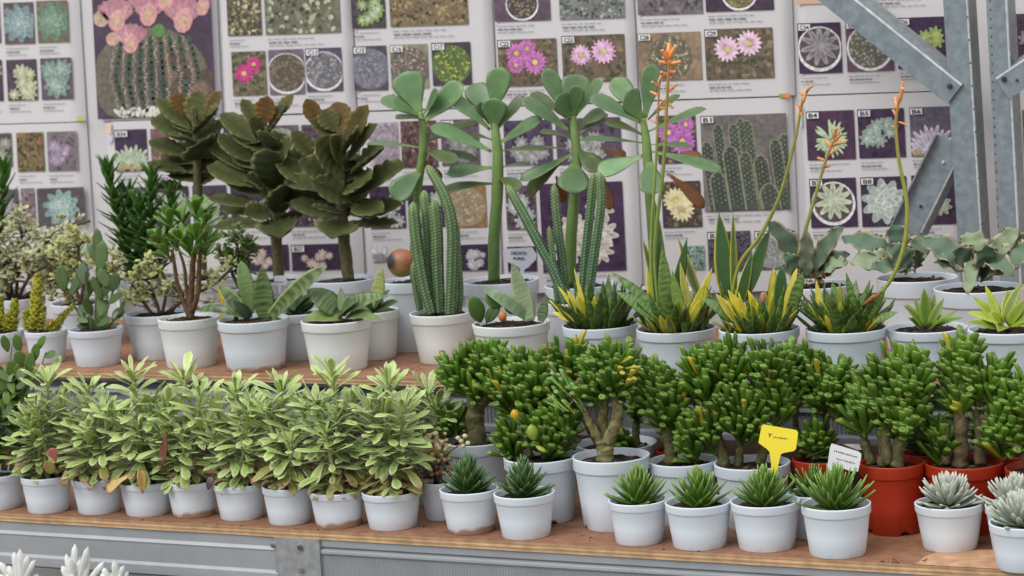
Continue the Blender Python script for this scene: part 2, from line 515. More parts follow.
def stack_columns(P, cols, c, tip):
    mb = MB()
    for (bx, by, tx, ty, rp) in cols:
        B, T_ = loc(P, bx, by), loc(P, tx, ty, R.uniform(-.01, .01)); n = int((T_ - B).length / .0055); r = rp * P.k * 1.1
        ax = (T_ - B).normalized(); u = ax.cross(V((0, 1, 0))).normalized(); w = ax.cross(u)
        for i in range(n):
            t = i / n
            for k in range(5):
                a = i * .63 + k * 1.2566; q = u * math.cos(a) + w * math.sin(a)
                cc = jit(mixc(c, tip, R.random()), .18)
                leaf(mb, B.lerp(T_, t), q + ax * (.5 + .5 * t), ax, r * R.uniform(.75, 1.3) * (1 - .3 * t), r * .75, OVAL, plain(cc, mulc(cc, 1.25)), T=.35, bend=.4, seg=4)
    return mb.build('foliage', M['leaf'], P.root)


def cactus_stem(P, pts, ribs=6, name='stem', c=(72, 108, 64), tipc=(120, 150, 90)):
    """ribbed columnar stem with rows of pale areoles and short spines along the ribs"""
    mb = MB(); s = smooth([(*loc(P, x, y, dy), rp * .9 * P.k) for (x, y, rp, dy) in pts], 14)
    L = sum((V(s[i + 1][:3]) - V(s[i][:3])).length for i in range(len(s) - 1)); n = max(12, int(L / .0026))
    q = []; acc = [0]
    for i in range(len(s) - 1): acc.append(acc[-1] + (V(s[i + 1][:3]) - V(s[i][:3])).length)
    for k in range(n + 1):
        d = L * k / n; j = 0
        while j < len(s) - 2 and acc[j + 1] < d: j += 1
        f = (d - acc[j]) / max(1e-6, acc[j + 1] - acc[j]); q.append([s[j][e] + (s[j + 1][e] - s[j][e]) * min(1, f) for e in range(4)])
    for k in range(6): q[-1 - k][3] *= (.12, .45, .68, .83, .93, .98)[k]
    C1, C2, Cs = lin(c), lin(tipc), lin((206, 212, 176)); cnt = [0]
    m = ribs * 2

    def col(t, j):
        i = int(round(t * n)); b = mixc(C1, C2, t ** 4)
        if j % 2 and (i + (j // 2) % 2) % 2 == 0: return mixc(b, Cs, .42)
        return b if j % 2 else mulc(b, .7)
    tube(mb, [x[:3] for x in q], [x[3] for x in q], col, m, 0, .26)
    vs = mb.v[:]
    for i in range(1, n - 1):
        cpt = V(q[i][:3])
        for j in range(1, m, 2):
            if (i + (j // 2) % 2) % 2: continue
            p = vs[i * m + j]; o = (p - cpt).normalized()
            for e in range(2):
                dd = (o + V((R.uniform(-.8, .8), R.uniform(-.8, .8), R.uniform(-.8, .8)))) * .0022
                sd = V((.00022, 0, .00022)); mb.add([p - sd, p + sd, p + dd], [(0, 1, 2)], Cs)
    return mb.build(name, M['matte'], P.root)


KPROF = [(0, .12), (.1, .26), (.28, .76), (.5, 1), (.7, .95), (.88, .64), (1, .1)]


def kalanchoe(P, stem, leaves):
    """thick stem carrying felted, scalloped leaves"""
    tb = MB(); s = smooth([(*loc(P, x, y), rp * P.k) for (x, y, rp) in stem], 6)
    tube(tb, [q[:3] for q in s], [q[3] for q in s], lambda t, j: mulc(lin((92, 88, 58)), R.uniform(.75, 1.1)), 10, .08)
    tb.build('stem', M['bark'], P.root)
    x0, y0 = stem[-1][0], stem[-1][1]; x1, y1 = leaves[-1][0][0], max(l[0][1] for l in leaves)
    fill = []
    for i in range(12):
        k = .15 + .8 * i / 11; x, y = x0 + (x1 - x0) * k, y0 + (y1 - y0) * k; sd = 1 if i % 2 else -1
        fill.append(((x, y), (x + sd * R.uniform(20, 42) * (.6 + .5 * k), y - R.uniform(2, 26)), R.uniform(18, 24), R.uniform(.02, .06), 0))
    for (b, t, w, dy, bz) in list(leaves) + fill:
        g = mixc(lin((50, 62, 36)), lin((72, 82, 48)), R.random()); g = mixc(g, lin((92, 64, 38)), bz * .85)
        e = mixc(mixc(g, lin((150, 146, 100)), .6), lin((130, 84, 46)), bz * .7)
        o = pleaf(P, b, t, w * 1.32, edged(g, e, .72, mixc(g, lin((118, 90, 52)), .15 + .4 * bz), mulc(g, 1.05)), KPROF, dy=dy, face=R.uniform(.36, .7), bend=R.uniform(-.05, .4), mat='velvet', T=.12, cup=R.uniform(.2, .5), seg=18, scal=.06, wk=5.5, ph=R.uniform(0, 6), wavy=.035)
        if bz > .6: o['label'] = 'bronze young leaf'


def stalk(P, pts, col, flowers, fc):
    s = smooth([(*loc(P, x, y, dy), rp * P.k) for (x, y, rp, dy) in pts], 7); mb = MB()
    C1, C2 = lin(col), lin((190, 120, 60))
    tube(mb, [q[:3] for q in s], [q[3] for q in s], lambda t, j: mixc(C1, C2, max(0, (t - .6) / .4)), 7)
    o = mb.build('flower_stalk', M['leaf'], P.root)
    for (x, y, ex, ey, w) in flowers:
        fb = MB(); B = loc(P, x, y); E_ = loc(P, ex, ey, R.uniform(-.012, .012)); c1 = jit(lin(fc), .2); c2 = mixc(c1, lin((232, 178, 120)), .6)
        m = (B + E_) * .5 + V((0, 0, .001)); r = w * P.k
        tube(fb, [x_[:3] for x_ in smooth([B, m, E_], 4)], [r * .3, r * .6, r * .95, r, r, r * .9, r * .75, r * .85, r * 1.05], lambda t, j: mixc(c1, c2, t), 7)
        f = fb.build('flower', M['flower'], o)
    return o


exec_order = []
# ------------------------------------------------------------------ the setting
YW = 3.95
def slab(name, lo, hi, mat, col=(.5, .5, .5), parent=None):
    mb = MB(); mb.box(lo, hi, col); return mb.build(name, M[mat], parent, False)

o = slab('floor', (-9, -5, -.05), (6, 7, 0), 'floor'); tag(o, 'grey concrete floor of the nursery', 'floor', kind='structure')
o = slab('wall_back', (-5.2, YW, 0), (1.2, YW + .06, 2.6), 'wall'); tag(o, 'white back wall behind the posters', 'wall', kind='structure')

def beam_x(mb, prof, x0, x1, cols, rib=None):
    """profile of (y, z) points swept along X; rib = (first, last, pitch, depth) corrugates the faces between those points"""
    n = 1 if not rib else int((x1 - x0) / (rib[2] / 2))
    vs = []; cs = []; fs = []; k = len(prof)
    for i in range(n + 1):
        x = x0 + (x1 - x0) * i / n
        for j, (y, z) in enumerate(prof):
            dy = rib[3] if rib and rib[0] <= j <= rib[1] and i % 2 else 0
            vs.append(V((x, y + dy, z))); cs.append(cols[j])
    for i in range(n):
        for j in range(k):
            q = (j + 1) % k; fs.append((i * k + j, i * k + q, (i + 1) * k + q, (i + 1) * k + j))
    fs.append(tuple(range(k))[::-1]); fs.append(tuple(n * k + j for j in range(k)))
    mb.add(vs, fs, cs)

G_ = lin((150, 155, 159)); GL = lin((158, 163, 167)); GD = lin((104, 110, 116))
XL, XR = -3.3, .15
YL, YU = 2.925, 3.235
tb_ = .0125
rack = empty('display_rack', (-1.4, 3.3, 0)); tag(rack, 'grey metal two-tier plant rack carrying both plywood shelves', 'rack')
def rk(mb, name, mat='paint', smooth=False, lab=None):
    o = mb.build(name, M[mat], None, smooth); o.parent = rack; o.matrix_parent_inverse = Matrix.Translation(-rack.location)
    if lab: o['label'] = lab
    return o
zt = ZL - tb_
xs = at(278, 555, YL).x
mb = MB(); pr = [(0, 0), (0, -.015), (-.006, -.0195), (-.004, -.0225), (-.004, -.050), (-.012, -.054), (-.012, -.0675), (-.004, -.0705), (.03, -.0705), (.03, 0)]
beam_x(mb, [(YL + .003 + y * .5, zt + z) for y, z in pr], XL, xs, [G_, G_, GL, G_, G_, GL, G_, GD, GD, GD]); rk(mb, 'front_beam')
mb = MB(); pr = [(0, 0), (0, -.011), (.004, -.0135), (-.006, -.017), (-.006, -.0205), (-.001, -.024), (-.001, -.080), (-.008, -.084), (-.008, -.094), (.03, -.094), (.03, 0)]
xr2 = at(320, 555, YL).x
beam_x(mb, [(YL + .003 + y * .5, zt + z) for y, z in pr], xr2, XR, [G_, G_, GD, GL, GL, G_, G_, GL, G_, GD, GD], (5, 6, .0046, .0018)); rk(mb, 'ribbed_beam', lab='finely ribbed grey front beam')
# splice plate with its bolts
mb = MB(); mb.box((xs - .004, YL - .002, zt - .094), (xr2 + .001, YL + .008, zt), lin((146, 150, 152))); sp = rk(mb, 'splice_plate', 'steel')
for (bx, by, col, rr) in ((300.6, 547, (96, 78, 62), .0042), (301.4, 569, (128, 128, 126), .0046), (273, 545, (122, 104, 88), .003)):
    p = at(bx, by, YL - .002); b = MB(); m = 14
    for (r0, r1, y0, y1, c) in ((rr * 1.35, rr * 1.35, 0, .0015, (.35, .35, .35)), (rr, rr * .8, .0015, .0045, lin(col))):
        vs = []; n = 6 if y0 else m
        for (q, y) in ((r0, y0), (r0, y1 * .8 + y0 * .2), (r1, y1)):
            for j in range(n): a = 6.2832 * j / n + .3; vs.append(p + V((q * math.cos(a), -y, q * math.sin(a))))
        fs = [(i * n + j, i * n + (j + 1) % n, (i + 1) * n + (j + 1) % n, (i + 1) * n + j) for i in range(2) for j in range(n)] + [tuple(2 * n + j for j in range(n))]
        b.add(vs, fs, c)
    rk(b, 'bolt', 'steel')
# beam of the upper tier
zu = ZU - tb_; zb2 = at(640, 427, YU + .02).z
xu0 = XL
hh = zu - zb2
pr = [(0, 0), (0, -.006), (.012, -.010), (.012, -.018), (-.002, -.021), (-.002, -.0245), (.003, -.028), (.003, -hh), (-.004, -hh - .003), (-.004, -hh - .012), (.03, -hh - .012), (.03, 0)]
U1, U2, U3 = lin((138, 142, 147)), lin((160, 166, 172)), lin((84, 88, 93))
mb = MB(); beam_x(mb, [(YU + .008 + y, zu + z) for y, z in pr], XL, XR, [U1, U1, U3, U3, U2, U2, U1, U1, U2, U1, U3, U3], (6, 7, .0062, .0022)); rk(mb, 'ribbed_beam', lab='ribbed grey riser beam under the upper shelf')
for x in (-3.2, -1.72, .05):
    for (y, z) in ((YL + .03, zt - .06), (YU + .04, zu - .08), (3.72, zu)):
        mb = MB(); mb.box((x, y, 0), (x + .035, y + .004, z), G_); mb.box((x, y, 0), (x + .004, y + .035, z), G_)
        rk(mb, 'leg', 'steel')
for y0, y1, z in ((YL + .03, 3.72, zt - .03), (YU + .05, 3.72, zu - .03)):
    for x in (-3.196, -1.716, .054):
        mb = MB(); mb.box((x, y0, z), (x + .004, y1, z + .03), G_); rk(mb, 'crosspiece', 'steel')

# plywood boards: red-brown faces and paler layered edges
def board(name, label, x0, x1, y0, y1, z1, th, top, seed):
    r = random.Random(seed); mb = MB(); n = 70; vs = []; cs = []; fs = []
    e1, e2 = lin((190, 160, 122)), lin((160, 126, 92))
    lay = [(0, top, 0), (0, e1, .0), (.28, e2, .0006), (.5, e1, 0), (.75, e2, .0005), (1, e1, .0)]
    for i in range(n + 1):
        x = x0 + (x1 - x0) * i / n
        w = r.uniform(-.0008, .0008)
        row = [(y1, z1, top), (y0 + .1, z1, mulc(top, r.uniform(.9, 1.1))), (y0 + .004, z1, mulc(top, r.uniform(.9, 1.15)))]
        for f, c, dy in lay: row.append((y0 + w + dy, z1 - .0004 - (th - .0004) * f, mulc(c, r.uniform(.86, 1.12))))
        row.append((y1, z1 - th, e2))
        for (y, z, c) in row: vs.append(V((x, y, z))); cs.append(c)
    k = len(row)
    for i in range(n):
        for j in range(k):
            q = (j + 1) % k; fs.append((i * k + j, i * k + q, (i + 1) * k + q, (i + 1) * k + j))
    fs.append(tuple(range(k))[::-1]); fs.append(tuple(n * k + j for j in range(k)))
    mb.add(vs, fs, cs); o = mb.build(name, M['board'], None, False)
    tag(o, label, 'shelf board'); return o
TOP = lin((142, 102, 78))
lower = board('shelf_board', 'long brown plywood shelf board under the front rows of pots', XL, XR, YL, 3.70, ZL, tb_, TOP, 1)
upper = board('shelf_board', 'brown plywood shelf board of the upper tier under the big white pots', XL, XR, YU, 3.77, ZU, tb_, lin((150, 110, 86)), 2)
xx = at(688, 392, YU).x
extra = board('shelf_board', 'short plywood board laid on the right end of the upper shelf', xx, XR, YU - .002, 3.77, ZX, .012, lin((150, 98, 68)), 3)
# worn pale patch where the brown face of the lower board has peeled off
mb = MB(); px = [(905, 571), (918, 562), (925, 556), (940, 551), (975, 550), (1010, 549), (1060, 552), (1110, 580), (1060, 583), (960, 575)]
pts = [atz(x, y, ZL + .0004) for x, y in px]; pts = [V((p.x, max(p.y, YL + .001), p.z)) for p in pts]
cp = sum(pts, V((0, 0, 0))) / len(pts)
mb.add([cp] + pts, [(0, 1 + j, 1 + (j + 1) % len(pts)) for j in range(len(pts))], lin((188, 146, 112)))
o = mb.build('worn_patch', M['board'], lower, False); o['label'] = 'pale peeled patch'
# crumbs of soil on the boards
mb = MB()
for (x, y, s, n, z) in ((896, 562, 9, 26, ZL), (925, 559, 8, 8, ZL), (545, 526, 10, 8, ZL), (425, 527, 8, 8, ZL), (588, 538, 10, 6, ZL), (385, 371, 16, 22, ZU), (415, 372, 18, 16, ZU), (70, 360, 20, 12, ZU), (640, 545, 60, 10, ZL), (200, 520, 120, 12, ZL)):
    for _ in range(n):
        p = atz(x + R.gauss(0, s * .5), y + R.gauss(0, s * .16), z); p.y = max(p.y, (YL if z == ZL else YU) + .006)
        blob(mb, p, R.uniform(.0008, .0026), lin(R.choice([(48, 36, 30), (78, 56, 42), (30, 24, 22)])), (1, 1, .5), 5, 3, .2)
o = mb.build('soil_crumbs', M['soil']); tag(o, 'dark crumbs of soil scattered on the shelf boards', 'soil', kind='stuff')

# ------------------------------------------------------------------ lettering
_tc = {}
def glyphs(s):
    if s not in _tc:
        cu = bpy.data.curves.new('t', 'FONT'); cu.body = s; cu.size = 1; cu.resolution_u = 2; cu.offset = .025
        ob = bpy.data.objects.new('t', cu); C.objects.link(ob); dg = bpy.context.evaluated_depsgraph_get()
        me = bpy.data.meshes.new_from_object(ob.evaluated_get(dg))
        _tc[s] = ([(v.co.x, v.co.y) for v in me.vertices], [tuple(p.vertices) for p in me.polygons])
        bpy.data.objects.remove(ob); bpy.data.curves.remove(cu); bpy.data.meshes.remove(me)
    return _tc[s]

# ------------------------------------------------------------------ posters on the wall
YP = YW - .016
class Page:
    """a printed sheet given by its corners as seen from the front: top left, top right, bottom right, bottom left"""
    def __init__(s, label, q, col='paper'):
        s.q = q; c = [at(x, y, YP) for x, y in q]
        s.o = V(((c[2].x + c[3].x) / 2, YP, (c[2].z + c[3].z) / 2))
        s.root = empty('poster', s.o); tag(s.root, label, 'poster', 'plant catalogue posters on the back wall')
        fr_ = [0, .012, .026, .042, .06, .28, .5, .72, .94, .958, .974, .988, 1]; cu_ = [.0115, .0075, .004, .0014, 0, 0, 0, 0, 0, .0014, .004, .0075, .0115]
        mb = MB(); n = 12; vs = []; fs = []
        for i in range(n + 1):
            for j in range(2):
                a = c[0].lerp(c[1], fr_[i]); b = c[3].lerp(c[2], fr_[i]); p = a if j == 0 else b
                vs.append(p - s.o + V((0, cu_[i], 0)))
        m = len(vs); vs += [v + V((0, .002, 0)) for v in vs]
        for i in range(n):
            a = i * 2; fs += [(a, a + 1, a + 3, a + 2), (m + a, m + a + 2, m + a + 3, m + a + 1), (a, a + 2, m + a + 2, m + a), (a + 1, m + a + 1, m + a + 3, a + 3)]
        fs += [(0, m, m + 1, 1), (2 * n, 2 * n + 1, m + 2 * n + 1, m + 2 * n)]
        mb.add(vs, fs, (1, 1, 1)); mb.build('sheet', M['paper'], s.root, False)
        s.cap = MB()
    def pt(s, x, y, lay=0): return at(x, y, YP - .0018 - .00035 * lay) - s.o
    def done(s):
        if s.cap.v: s.cap.build('caption_print', M['flatink'], s.root, False)

SL, LE = -.034, .05
class Quad:
    def __init__(s, x0, y0, x1, y1):
        w, h = x1 - x0, y1 - y0; s.w, s.h = w, h
        s.c = [(x0, y0), (x1, y0 + SL * w), (x1 + LE * h, y1 + SL * w), (x0 + LE * h, y1)]
    def __call__(s, u, v):
        a, b, c, d = s.c
        return tuple((a[k] * (1 - u) + b[k] * u) * (1 - v) + (d[k] * (1 - u) + c[k] * u) * v for k in (0, 1))

def fan(pg, mb, q, c, pts, lay, col, rim=None):
    """filled outline, all inside the picture's own rectangle"""
    cl = lambda k: min(.995, max(.005, k))
    vs = [pg.pt(*q(cl(c[0]), cl(c[1])), lay)] + [pg.pt(*q(cl(u), cl(v)), lay) for u, v in pts]; n = len(pts)
    mb.add(vs, [(0, 1 + j, 1 + (j + 1) % n) for j in range(n)], [col] + [rim or col] * n)

def ell(pg, mb, q, u, v, r, lay, col, rx=1, ry=1, rot=0, n=12, rim=None, off=0):
    asp = q.h / q.w; p = []
    for j in range(n):
        a = 6.2832 * j / n; x, y = r * rx * math.cos(a) + off, r * ry * math.sin(a)
        x, y = x * math.cos(rot) - y * math.sin(rot), x * math.sin(rot) + y * math.cos(rot)
        p.append((u + x * asp, v + y))
    ox, oy = off * math.cos(rot), off * math.sin(rot)
    fan(pg, mb, q, (u + ox * asp, v + oy), p, lay, col, rim)

def ros(pg, mb, q, u, v, r, lay, c0, c1, rings=4, n0=9, wid=.34):
    for k in range(rings):
        f = 1 - k / rings; n = max(4, int(n0 * (.55 + .45 * f)))
        for j in range(n):
            a = 6.2832 * (j + .5 * (k % 2)) / n + .2; l = r * f
            cc = mixc(c0, c1, k / rings)
            ell(pg, mb, q, u, v, l * .5, lay + k * .5 + .02 * j, mulc(cc, R.uniform(.5, .75)), 1, wid * 2.1 * (.6 + .4 * k / rings), a, 10, mulc(cc, R.uniform(.95, 1.3)), l * .5)

def flo(pg, mb, q, u, v, r, lay, c0, c1, n=16, ctr=(214, 196, 120)):
    for k in range(2):
        for j in range(n):
            a = 6.2832 * (j + .5 * k) / n
            ell(pg, mb, q, u, v, r * .46 * (1 - .2 * k), lay + k * .4, mulc(mixc(c0, c1, k * .6 + R.uniform(0, .3)), R.uniform(.85, 1.1)), 1, .26, a, 8, mixc(c0, c1, R.random()), r * .5 * (1 - .2 * k))
    ell(pg, mb, q, u, v, r * .22, lay + 1, lin(ctr))

def spots(pg, mb, q, n, box, sz, lay, pal, sq=1):
    u0, v0, u1, v1 = box
    for _ in range(n):
        c = lin(R.choice(pal)); ell(pg, mb, q, R.uniform(u0, u1), R.uniform(v0, v1), sz * R.uniform(.6, 1.4), lay + R.random() * .8, jit(c, .2), 1, R.uniform(.5, 1) * sq, R.uniform(0, 3), 7)

PUR = (62, 42, 70)
def photo(pg, x0, y0, x1, y1, kind, bg=PUR, a=(150, 160, 140), b=(200, 205, 190), code=None, cap=True, label=None):
    q = Quad(x0, y0, x1, y1); mb = MB(); A, B = lin(a), lin(b); BG = lin(bg)
    n = 8; vs = []; cs = []; fs = []
    for i in range(n + 1):
        for j in range(n + 1):
            vs.append(pg.pt(*q(i / n, j / n), 0)); cs.append(mulc(BG, R.uniform(.8, 1.25)))
    for i in range(n):
        for j in range(n): fs.append((i * (n + 1) + j, i * (n + 1) + j + 1, (i + 1) * (n + 1) + j + 1, (i + 1) * (n + 1) + j))
    mb.add(vs, fs, cs)
    D = [tuple(int(k * f) for k in a) for f in (.5, .8, 1.0)] + [b]
    if kind == 'rosette': ros(pg, mb, q, .5, .5, .48, 1, A, B, 5, 10)
    elif kind == 'rosettes':
        for (u, v, r) in ((.3, .3, .26), (.7, .28, .27), (.5, .66, .33)): ros(pg, mb, q, u, v, r, 1 + u, A, B, 4, 9)
    elif kind == 'potrosette':
        ell(pg, mb, q, .5, .52, .45, 1, lin((226, 224, 228)), n=24); ell(pg, mb, q, .5, .5, .4, 1.4, lin((92, 76, 74)), n=24)
        for j in range(11):
            an = 3.6 + j * .56; ell(pg, mb, q, .5, .46, .2, 2 + .1 * j, mulc(A, R.uniform(.75, 1.1)), 1, .3, an, 9, B, .2)
    elif kind == 'ball':
        ell(pg, mb, q, .5, .52, .46, 1, mulc(A, .7), n=24, rim=mulc(A, .9))
        for _ in range(150):
            an = R.uniform(0, 6.28); rr = .44 * math.sqrt(R.random()); ell(pg, mb, q, .5 + rr * math.cos(an) * q.h / q.w * .95, .52 + rr * math.sin(an), R.uniform(.012, .035), 1.6 + R.random(), mixc(A, B, R.random()), 1, .7, R.uniform(0, 3), 7)
    elif kind == 'potball':
        ell(pg, mb, q, .5, .54, .46, 1, lin((224, 222, 226)), n=24); ell(pg, mb, q, .5, .52, .42, 1.3, mulc(A, .6), n=24)
        for _ in range(140):
            an = R.uniform(0, 6.28); rr = .4 * math.sqrt(R.random()); ell(pg, mb, q, .5 + rr * math.cos(an) * q.h / q.w, .5 + rr * math.sin(an), R.uniform(.012, .04), 1.8 + R.random(), mixc(A, B, R.random()), 1, .7, R.uniform(0, 3), 7)
    elif kind == 'texture':
        spots(pg, mb, q, 240, (.02, .02, .98, .98), .04, 1, D)
    elif kind == 'cluster':
        spots(pg, mb, q, 60, (.05, .1, .95, .95), .05, .6, [tuple(int(k * .7) for k in bg), bg])
        for _ in range(9): ros(pg, mb, q, R.uniform(.2, .8), R.uniform(.3, .85), R.uniform(.13, .22), 1 + R.random() * 2, A, B, 3, 8)
    elif kind == 'flowers':
        spots(pg, mb, q, 130, (.02, .02, .98, .98), .05, .8, [(112, 98, 78), (88, 78, 66), (136, 122, 92), (74, 78, 58)])
        for (u, v, r) in label: flo(pg, mb, q, u, v, r, 2 + u, A, B)
    elif kind == 'tufts':
        for (u, v, r) in ((.5, .58, .42),):
            for j in range(46):
                an = R.uniform(0, 6.28); ell(pg, mb, q, u, v, r * .3, 1 + .05 * j, mulc(mixc(A, B, R.random()), R.uniform(.8, 1.1)), 1, .2, an, 8, B, r * R.uniform(.3, .7))
    elif kind == 'agave':
        for j in range(13):
            an = -math.pi + math.pi * (j + .5) / 13; ell(pg, mb, q, .5, .92, .26, 1 + .1 * (j % 3), mulc(A, R.uniform(.8, 1.1)), 1, .2, an, 10, B, .26 + .06 * (j % 2))
        spots(pg, mb, q, 30, (.05, .86, .95, .98), .05, 3, [(180, 160, 120), (150, 150, 110)])
    elif kind == 'columns':
        for v0, u, w_ in sorted(((.28, .06, .15), (.1, .2, .13), (.1, .38, .13), (.07, .54, .13), (.34, .33, .19), (.4, .5, .15), (.28, .86, .15), (.22, .96, .13), (.44, .68, .18), (.6, .17, .2), (.74, .76, .23), (.04, .46, .1))):
            cc = mulc(A, R.uniform(.75, 1.0)); p = []; ww = w_ * .5; ar = q.w / q.h; sl = .1 * (1 - v0)
            for k in range(11): p.append((u + ww * math.cos(math.pi + math.pi * k / 10), v0 + ww * ar + ww * ar * 1.2 * math.sin(math.pi + math.pi * k / 10)))
            p += [(u + ww + sl, .995), (u - ww + sl, .995)]
            ly = 1 + v0 * 6; ce = (u + sl * .4, v0 + (1 - v0) * .4); fan(pg, mb, q, ce, p, ly, B, B)
            fan(pg, mb, q, ce, [(x_ * .82 + (u + sl * max(0, (y_ - v0)) / max(.01, 1 - v0)) * .18, y_ + (.012 if y_ < v0 + .1 else 0)) for x_, y_ in p], ly + .3, mulc(cc, .6), mulc(cc, .85))
            for k in range(3):
                for row in range(int((.95 - v0) / .05)):
                    vv = v0 + .035 + (row + .5 * (k % 2)) * .05; uu = u + ww * .5 * (k - 1) + sl * (vv - v0) / (1 - v0)
                    if uu < .98: ell(pg, mb, q, uu, vv, .009, ly + .6, mulc(B, R.uniform(.8, 1.3)), n=5)
    elif kind == 'bigcactus':
        spots(pg, mb, q, 60, (.6, .55, .98, .95), .06, .6, [(104, 84, 72), (120, 100, 84), (86, 70, 66)])
        ell(pg, mb, q, .46, .72, .38, 1, lin((72, 74, 70)), 1.12, 1, 0, 26, lin((112, 106, 92)))
        for k in range(8):
            u = .12 + .1 * k
            for j in range(26):
                v = .42 + .022 * j; c_ = .46 + (u - .46) * (1 - abs(v - .7) * .7)
                ell(pg, mb, q, c_ + R.uniform(-.012, .012), v, .012, 1.5, jit(lin((160, 146, 130)), .25), 1.3, .5, R.uniform(0, 3), 6)
                if j % 2: ell(pg, mb, q, c_ + .05, v, .03, 1.3, mulc(lin((70, 84, 72)), R.uniform(.7, 1.2)), .6, 1.2, 0, 7)
        for (u, v, r) in ((.2, .2, .19), (.47, .16, .2), (.76, .2, .22), (.31, .38, .17), (.62, .08, .17), (.93, .14, .15)):
            for j in range(7):
                an = -2.4 + 1.7 * j / 6; ell(pg, mb, q, u, v + r * .5, r * .5, 2 + .1 * (j % 3), mulc(mixc(lin((206, 140, 160)), lin((226, 184, 192)), R.random()), R.uniform(.75, 1.05)), 1, .4, an, 10, lin((176, 120, 130)), r * .45)
            ell(pg, mb, q, u, v + r * .45, r * .4, 2.6, lin((198, 178, 136)), .8, 1.1, .2, 10, lin((214, 150, 160)))
        ell(pg, mb, q, .55, .37, .05, 3, lin((92, 132, 74))); ell(pg, mb, q, .07, .27, .06, 2, lin((190, 166, 146))); ell(pg, mb, q, .16, .42, .05, 2.2, lin((200, 166, 146)))
        for k in range(12): ell(pg, mb, q, .18 + .03 * k, .96, .05, 3, lin((214, 210, 200)), .35, 1, R.uniform(-1, 1), 7)
    o = mb.build('printed_photo', M['ink'], pg.root, False); pc = MB()
    if code:
        cm = MB(); w_ = 12; h_ = 6
        cq = Quad(x0 + 1, y0 + 1.2, x0 + 1 + w_, y0 + 1.2 + h_)
        fan(pg, cm, cq, (.5, .5), [(0, 0), (1, 0), (1, 1), (0, 1)], 9, lin((232, 230, 232)))
        vs, fs = glyphs(code); mx = max(p[0] for p in vs); my = max(p[1] for p in vs)
        cm.add([pg.pt(*cq(.12 + .76 * p[0] / mx, .86 - .72 * p[1] / my), 10) for p in vs], fs, lin((24, 22, 28)))
        cm.build('code_label', M['flatink'], o, False)
    if cap:
        for k, (l0, l1) in enumerate(((.02, R.uniform(.5, .8)), (.04, R.uniform(.25, .5)), (.04, R.uniform(.6, .9)))):
            u = l0; y = y1 + 4 + 3.2 * k
            while u < l1:
                du = R.uniform(.05, .12); x = x0 + LE * q.h + u * q.w
                cq = Quad(x, y + SL * u * q.w, x + du * q.w, y + SL * u * q.w + (1.3 if k == 1 else .8))
                fan(pg, pc, cq, (.5, .5), [(0, 0), (1, 0), (1, 1), (0, 1)], 1, lin((118, 114, 124) if k == 1 else (160, 158, 166))); u += du + .02
        pc.build('caption', M['flatink'], o, False)

def patch(pg, x0, y0, x1, y1, col, lay=1):
    mb = MB(); fan(pg, mb, Quad(x0, y0, x1, y1), (.5, .5), [(0, 0), (1, 0), (1, 1), (0, 1)], lay, lin(col)); mb.build('colour_tab', M['flatink'], pg.root, False)

TEAL, TEALL = (124, 150, 140), (186, 204, 192)
p = Page('catalogue poster at top left with pale echeveria rosettes and a yellow-green corner tab', [(-120, -30), (74, -30), (83, 121.5), (-115, 127)])
photo(p, -32, 2, -1, 44, 'rosette', (96, 78, 86), (150, 150, 150), (200, 200, 196)); photo(p, 3, 3, 33, 44.5, 'rosette', (98, 82, 84), (122, 146, 148), (180, 200, 198)); photo(p, 36, 1, 67, 43, 'rosette', (112, 104, 84), (100, 128, 108), (154, 178, 158))
photo(p, -31, 61, 1.5, 102, 'rosettes', (70, 52, 66), (150, 150, 140), (196, 196, 180)); photo(p, 6, 60, 36, 101, 'cluster', (80, 62, 78), (176, 186, 150), (228, 226, 190)); photo(p, 40, 58.5, 71, 100, 'rosettes', (92, 80, 88), TEAL, TEALL)
patch(p, 77, 116.5, 83, 121, (196, 190, 60)); p.done()
p = Page('catalogue poster at lower left with a pale blue rosette in its bottom photo', [(-115, 128), (83, 122.5), (92, 262), (-108, 268)])
photo(p, -20, 134, 11, 168, 'cluster', (84, 70, 72), (140, 146, 130), (190, 196, 180)); photo(p, 16, 133, 43, 172, 'texture', (112, 104, 70), (140, 128, 84), (152, 96, 92)); photo(p, 46.5, 132, 76, 171.5, 'cluster', (122, 112, 116), (150, 128, 158), (206, 200, 206))
photo(p, -12, 190, 18, 227, 'cluster', (92, 80, 92), (150, 140, 150), (190, 180, 186)); photo(p, 20.5, 188.5, 34, 227, 'texture', (120, 110, 116), (150, 140, 144), (150, 112, 104), cap=False); photo(p, 36.5, 188.5, 84, 228, 'rosette', (84, 76, 82), (130, 158, 154), (192, 212, 204), cap=False)
photo(p, 36, 236, 86, 256, 'agave', (170, 196, 160), (156, 190, 140), (196, 214, 176), cap=False); p.done()
p = Page('tall poster photo of a round cactus crowned with pink flowers', [(86, -30), (212, -33), (219, 117), (99, 121)])
photo(p, 91, -18, 209.5, 119.5, 'bigcactus', (74, 58, 76), cap=False); p.done()
p = Page('catalogue poster behind the three dark felted plants', [(103, 122), (353, 113), (363, 300), (113, 308)])
patch(p, 105, 123, 111, 134, (226, 196, 176)); patch(p, 106, 135, 112, 142, (196, 206, 226))
photo(p, 114, 130, 146, 172, 'agave', (60, 40, 68), (140, 166, 140), (196, 206, 180), 'B34'); photo(p, 150, 129, 182, 171, 'cluster', (120, 92, 90), (160, 130, 120), (206, 180, 170)); photo(p, 186, 128, 220, 170, 'cluster'); photo(p, 223, 127, 258, 169, 'rosettes'); photo(p, 262, 126, 298, 168, 'ball', (100, 84, 96)); photo(p, 301, 125, 342, 167, 'cluster', (90, 74, 90))
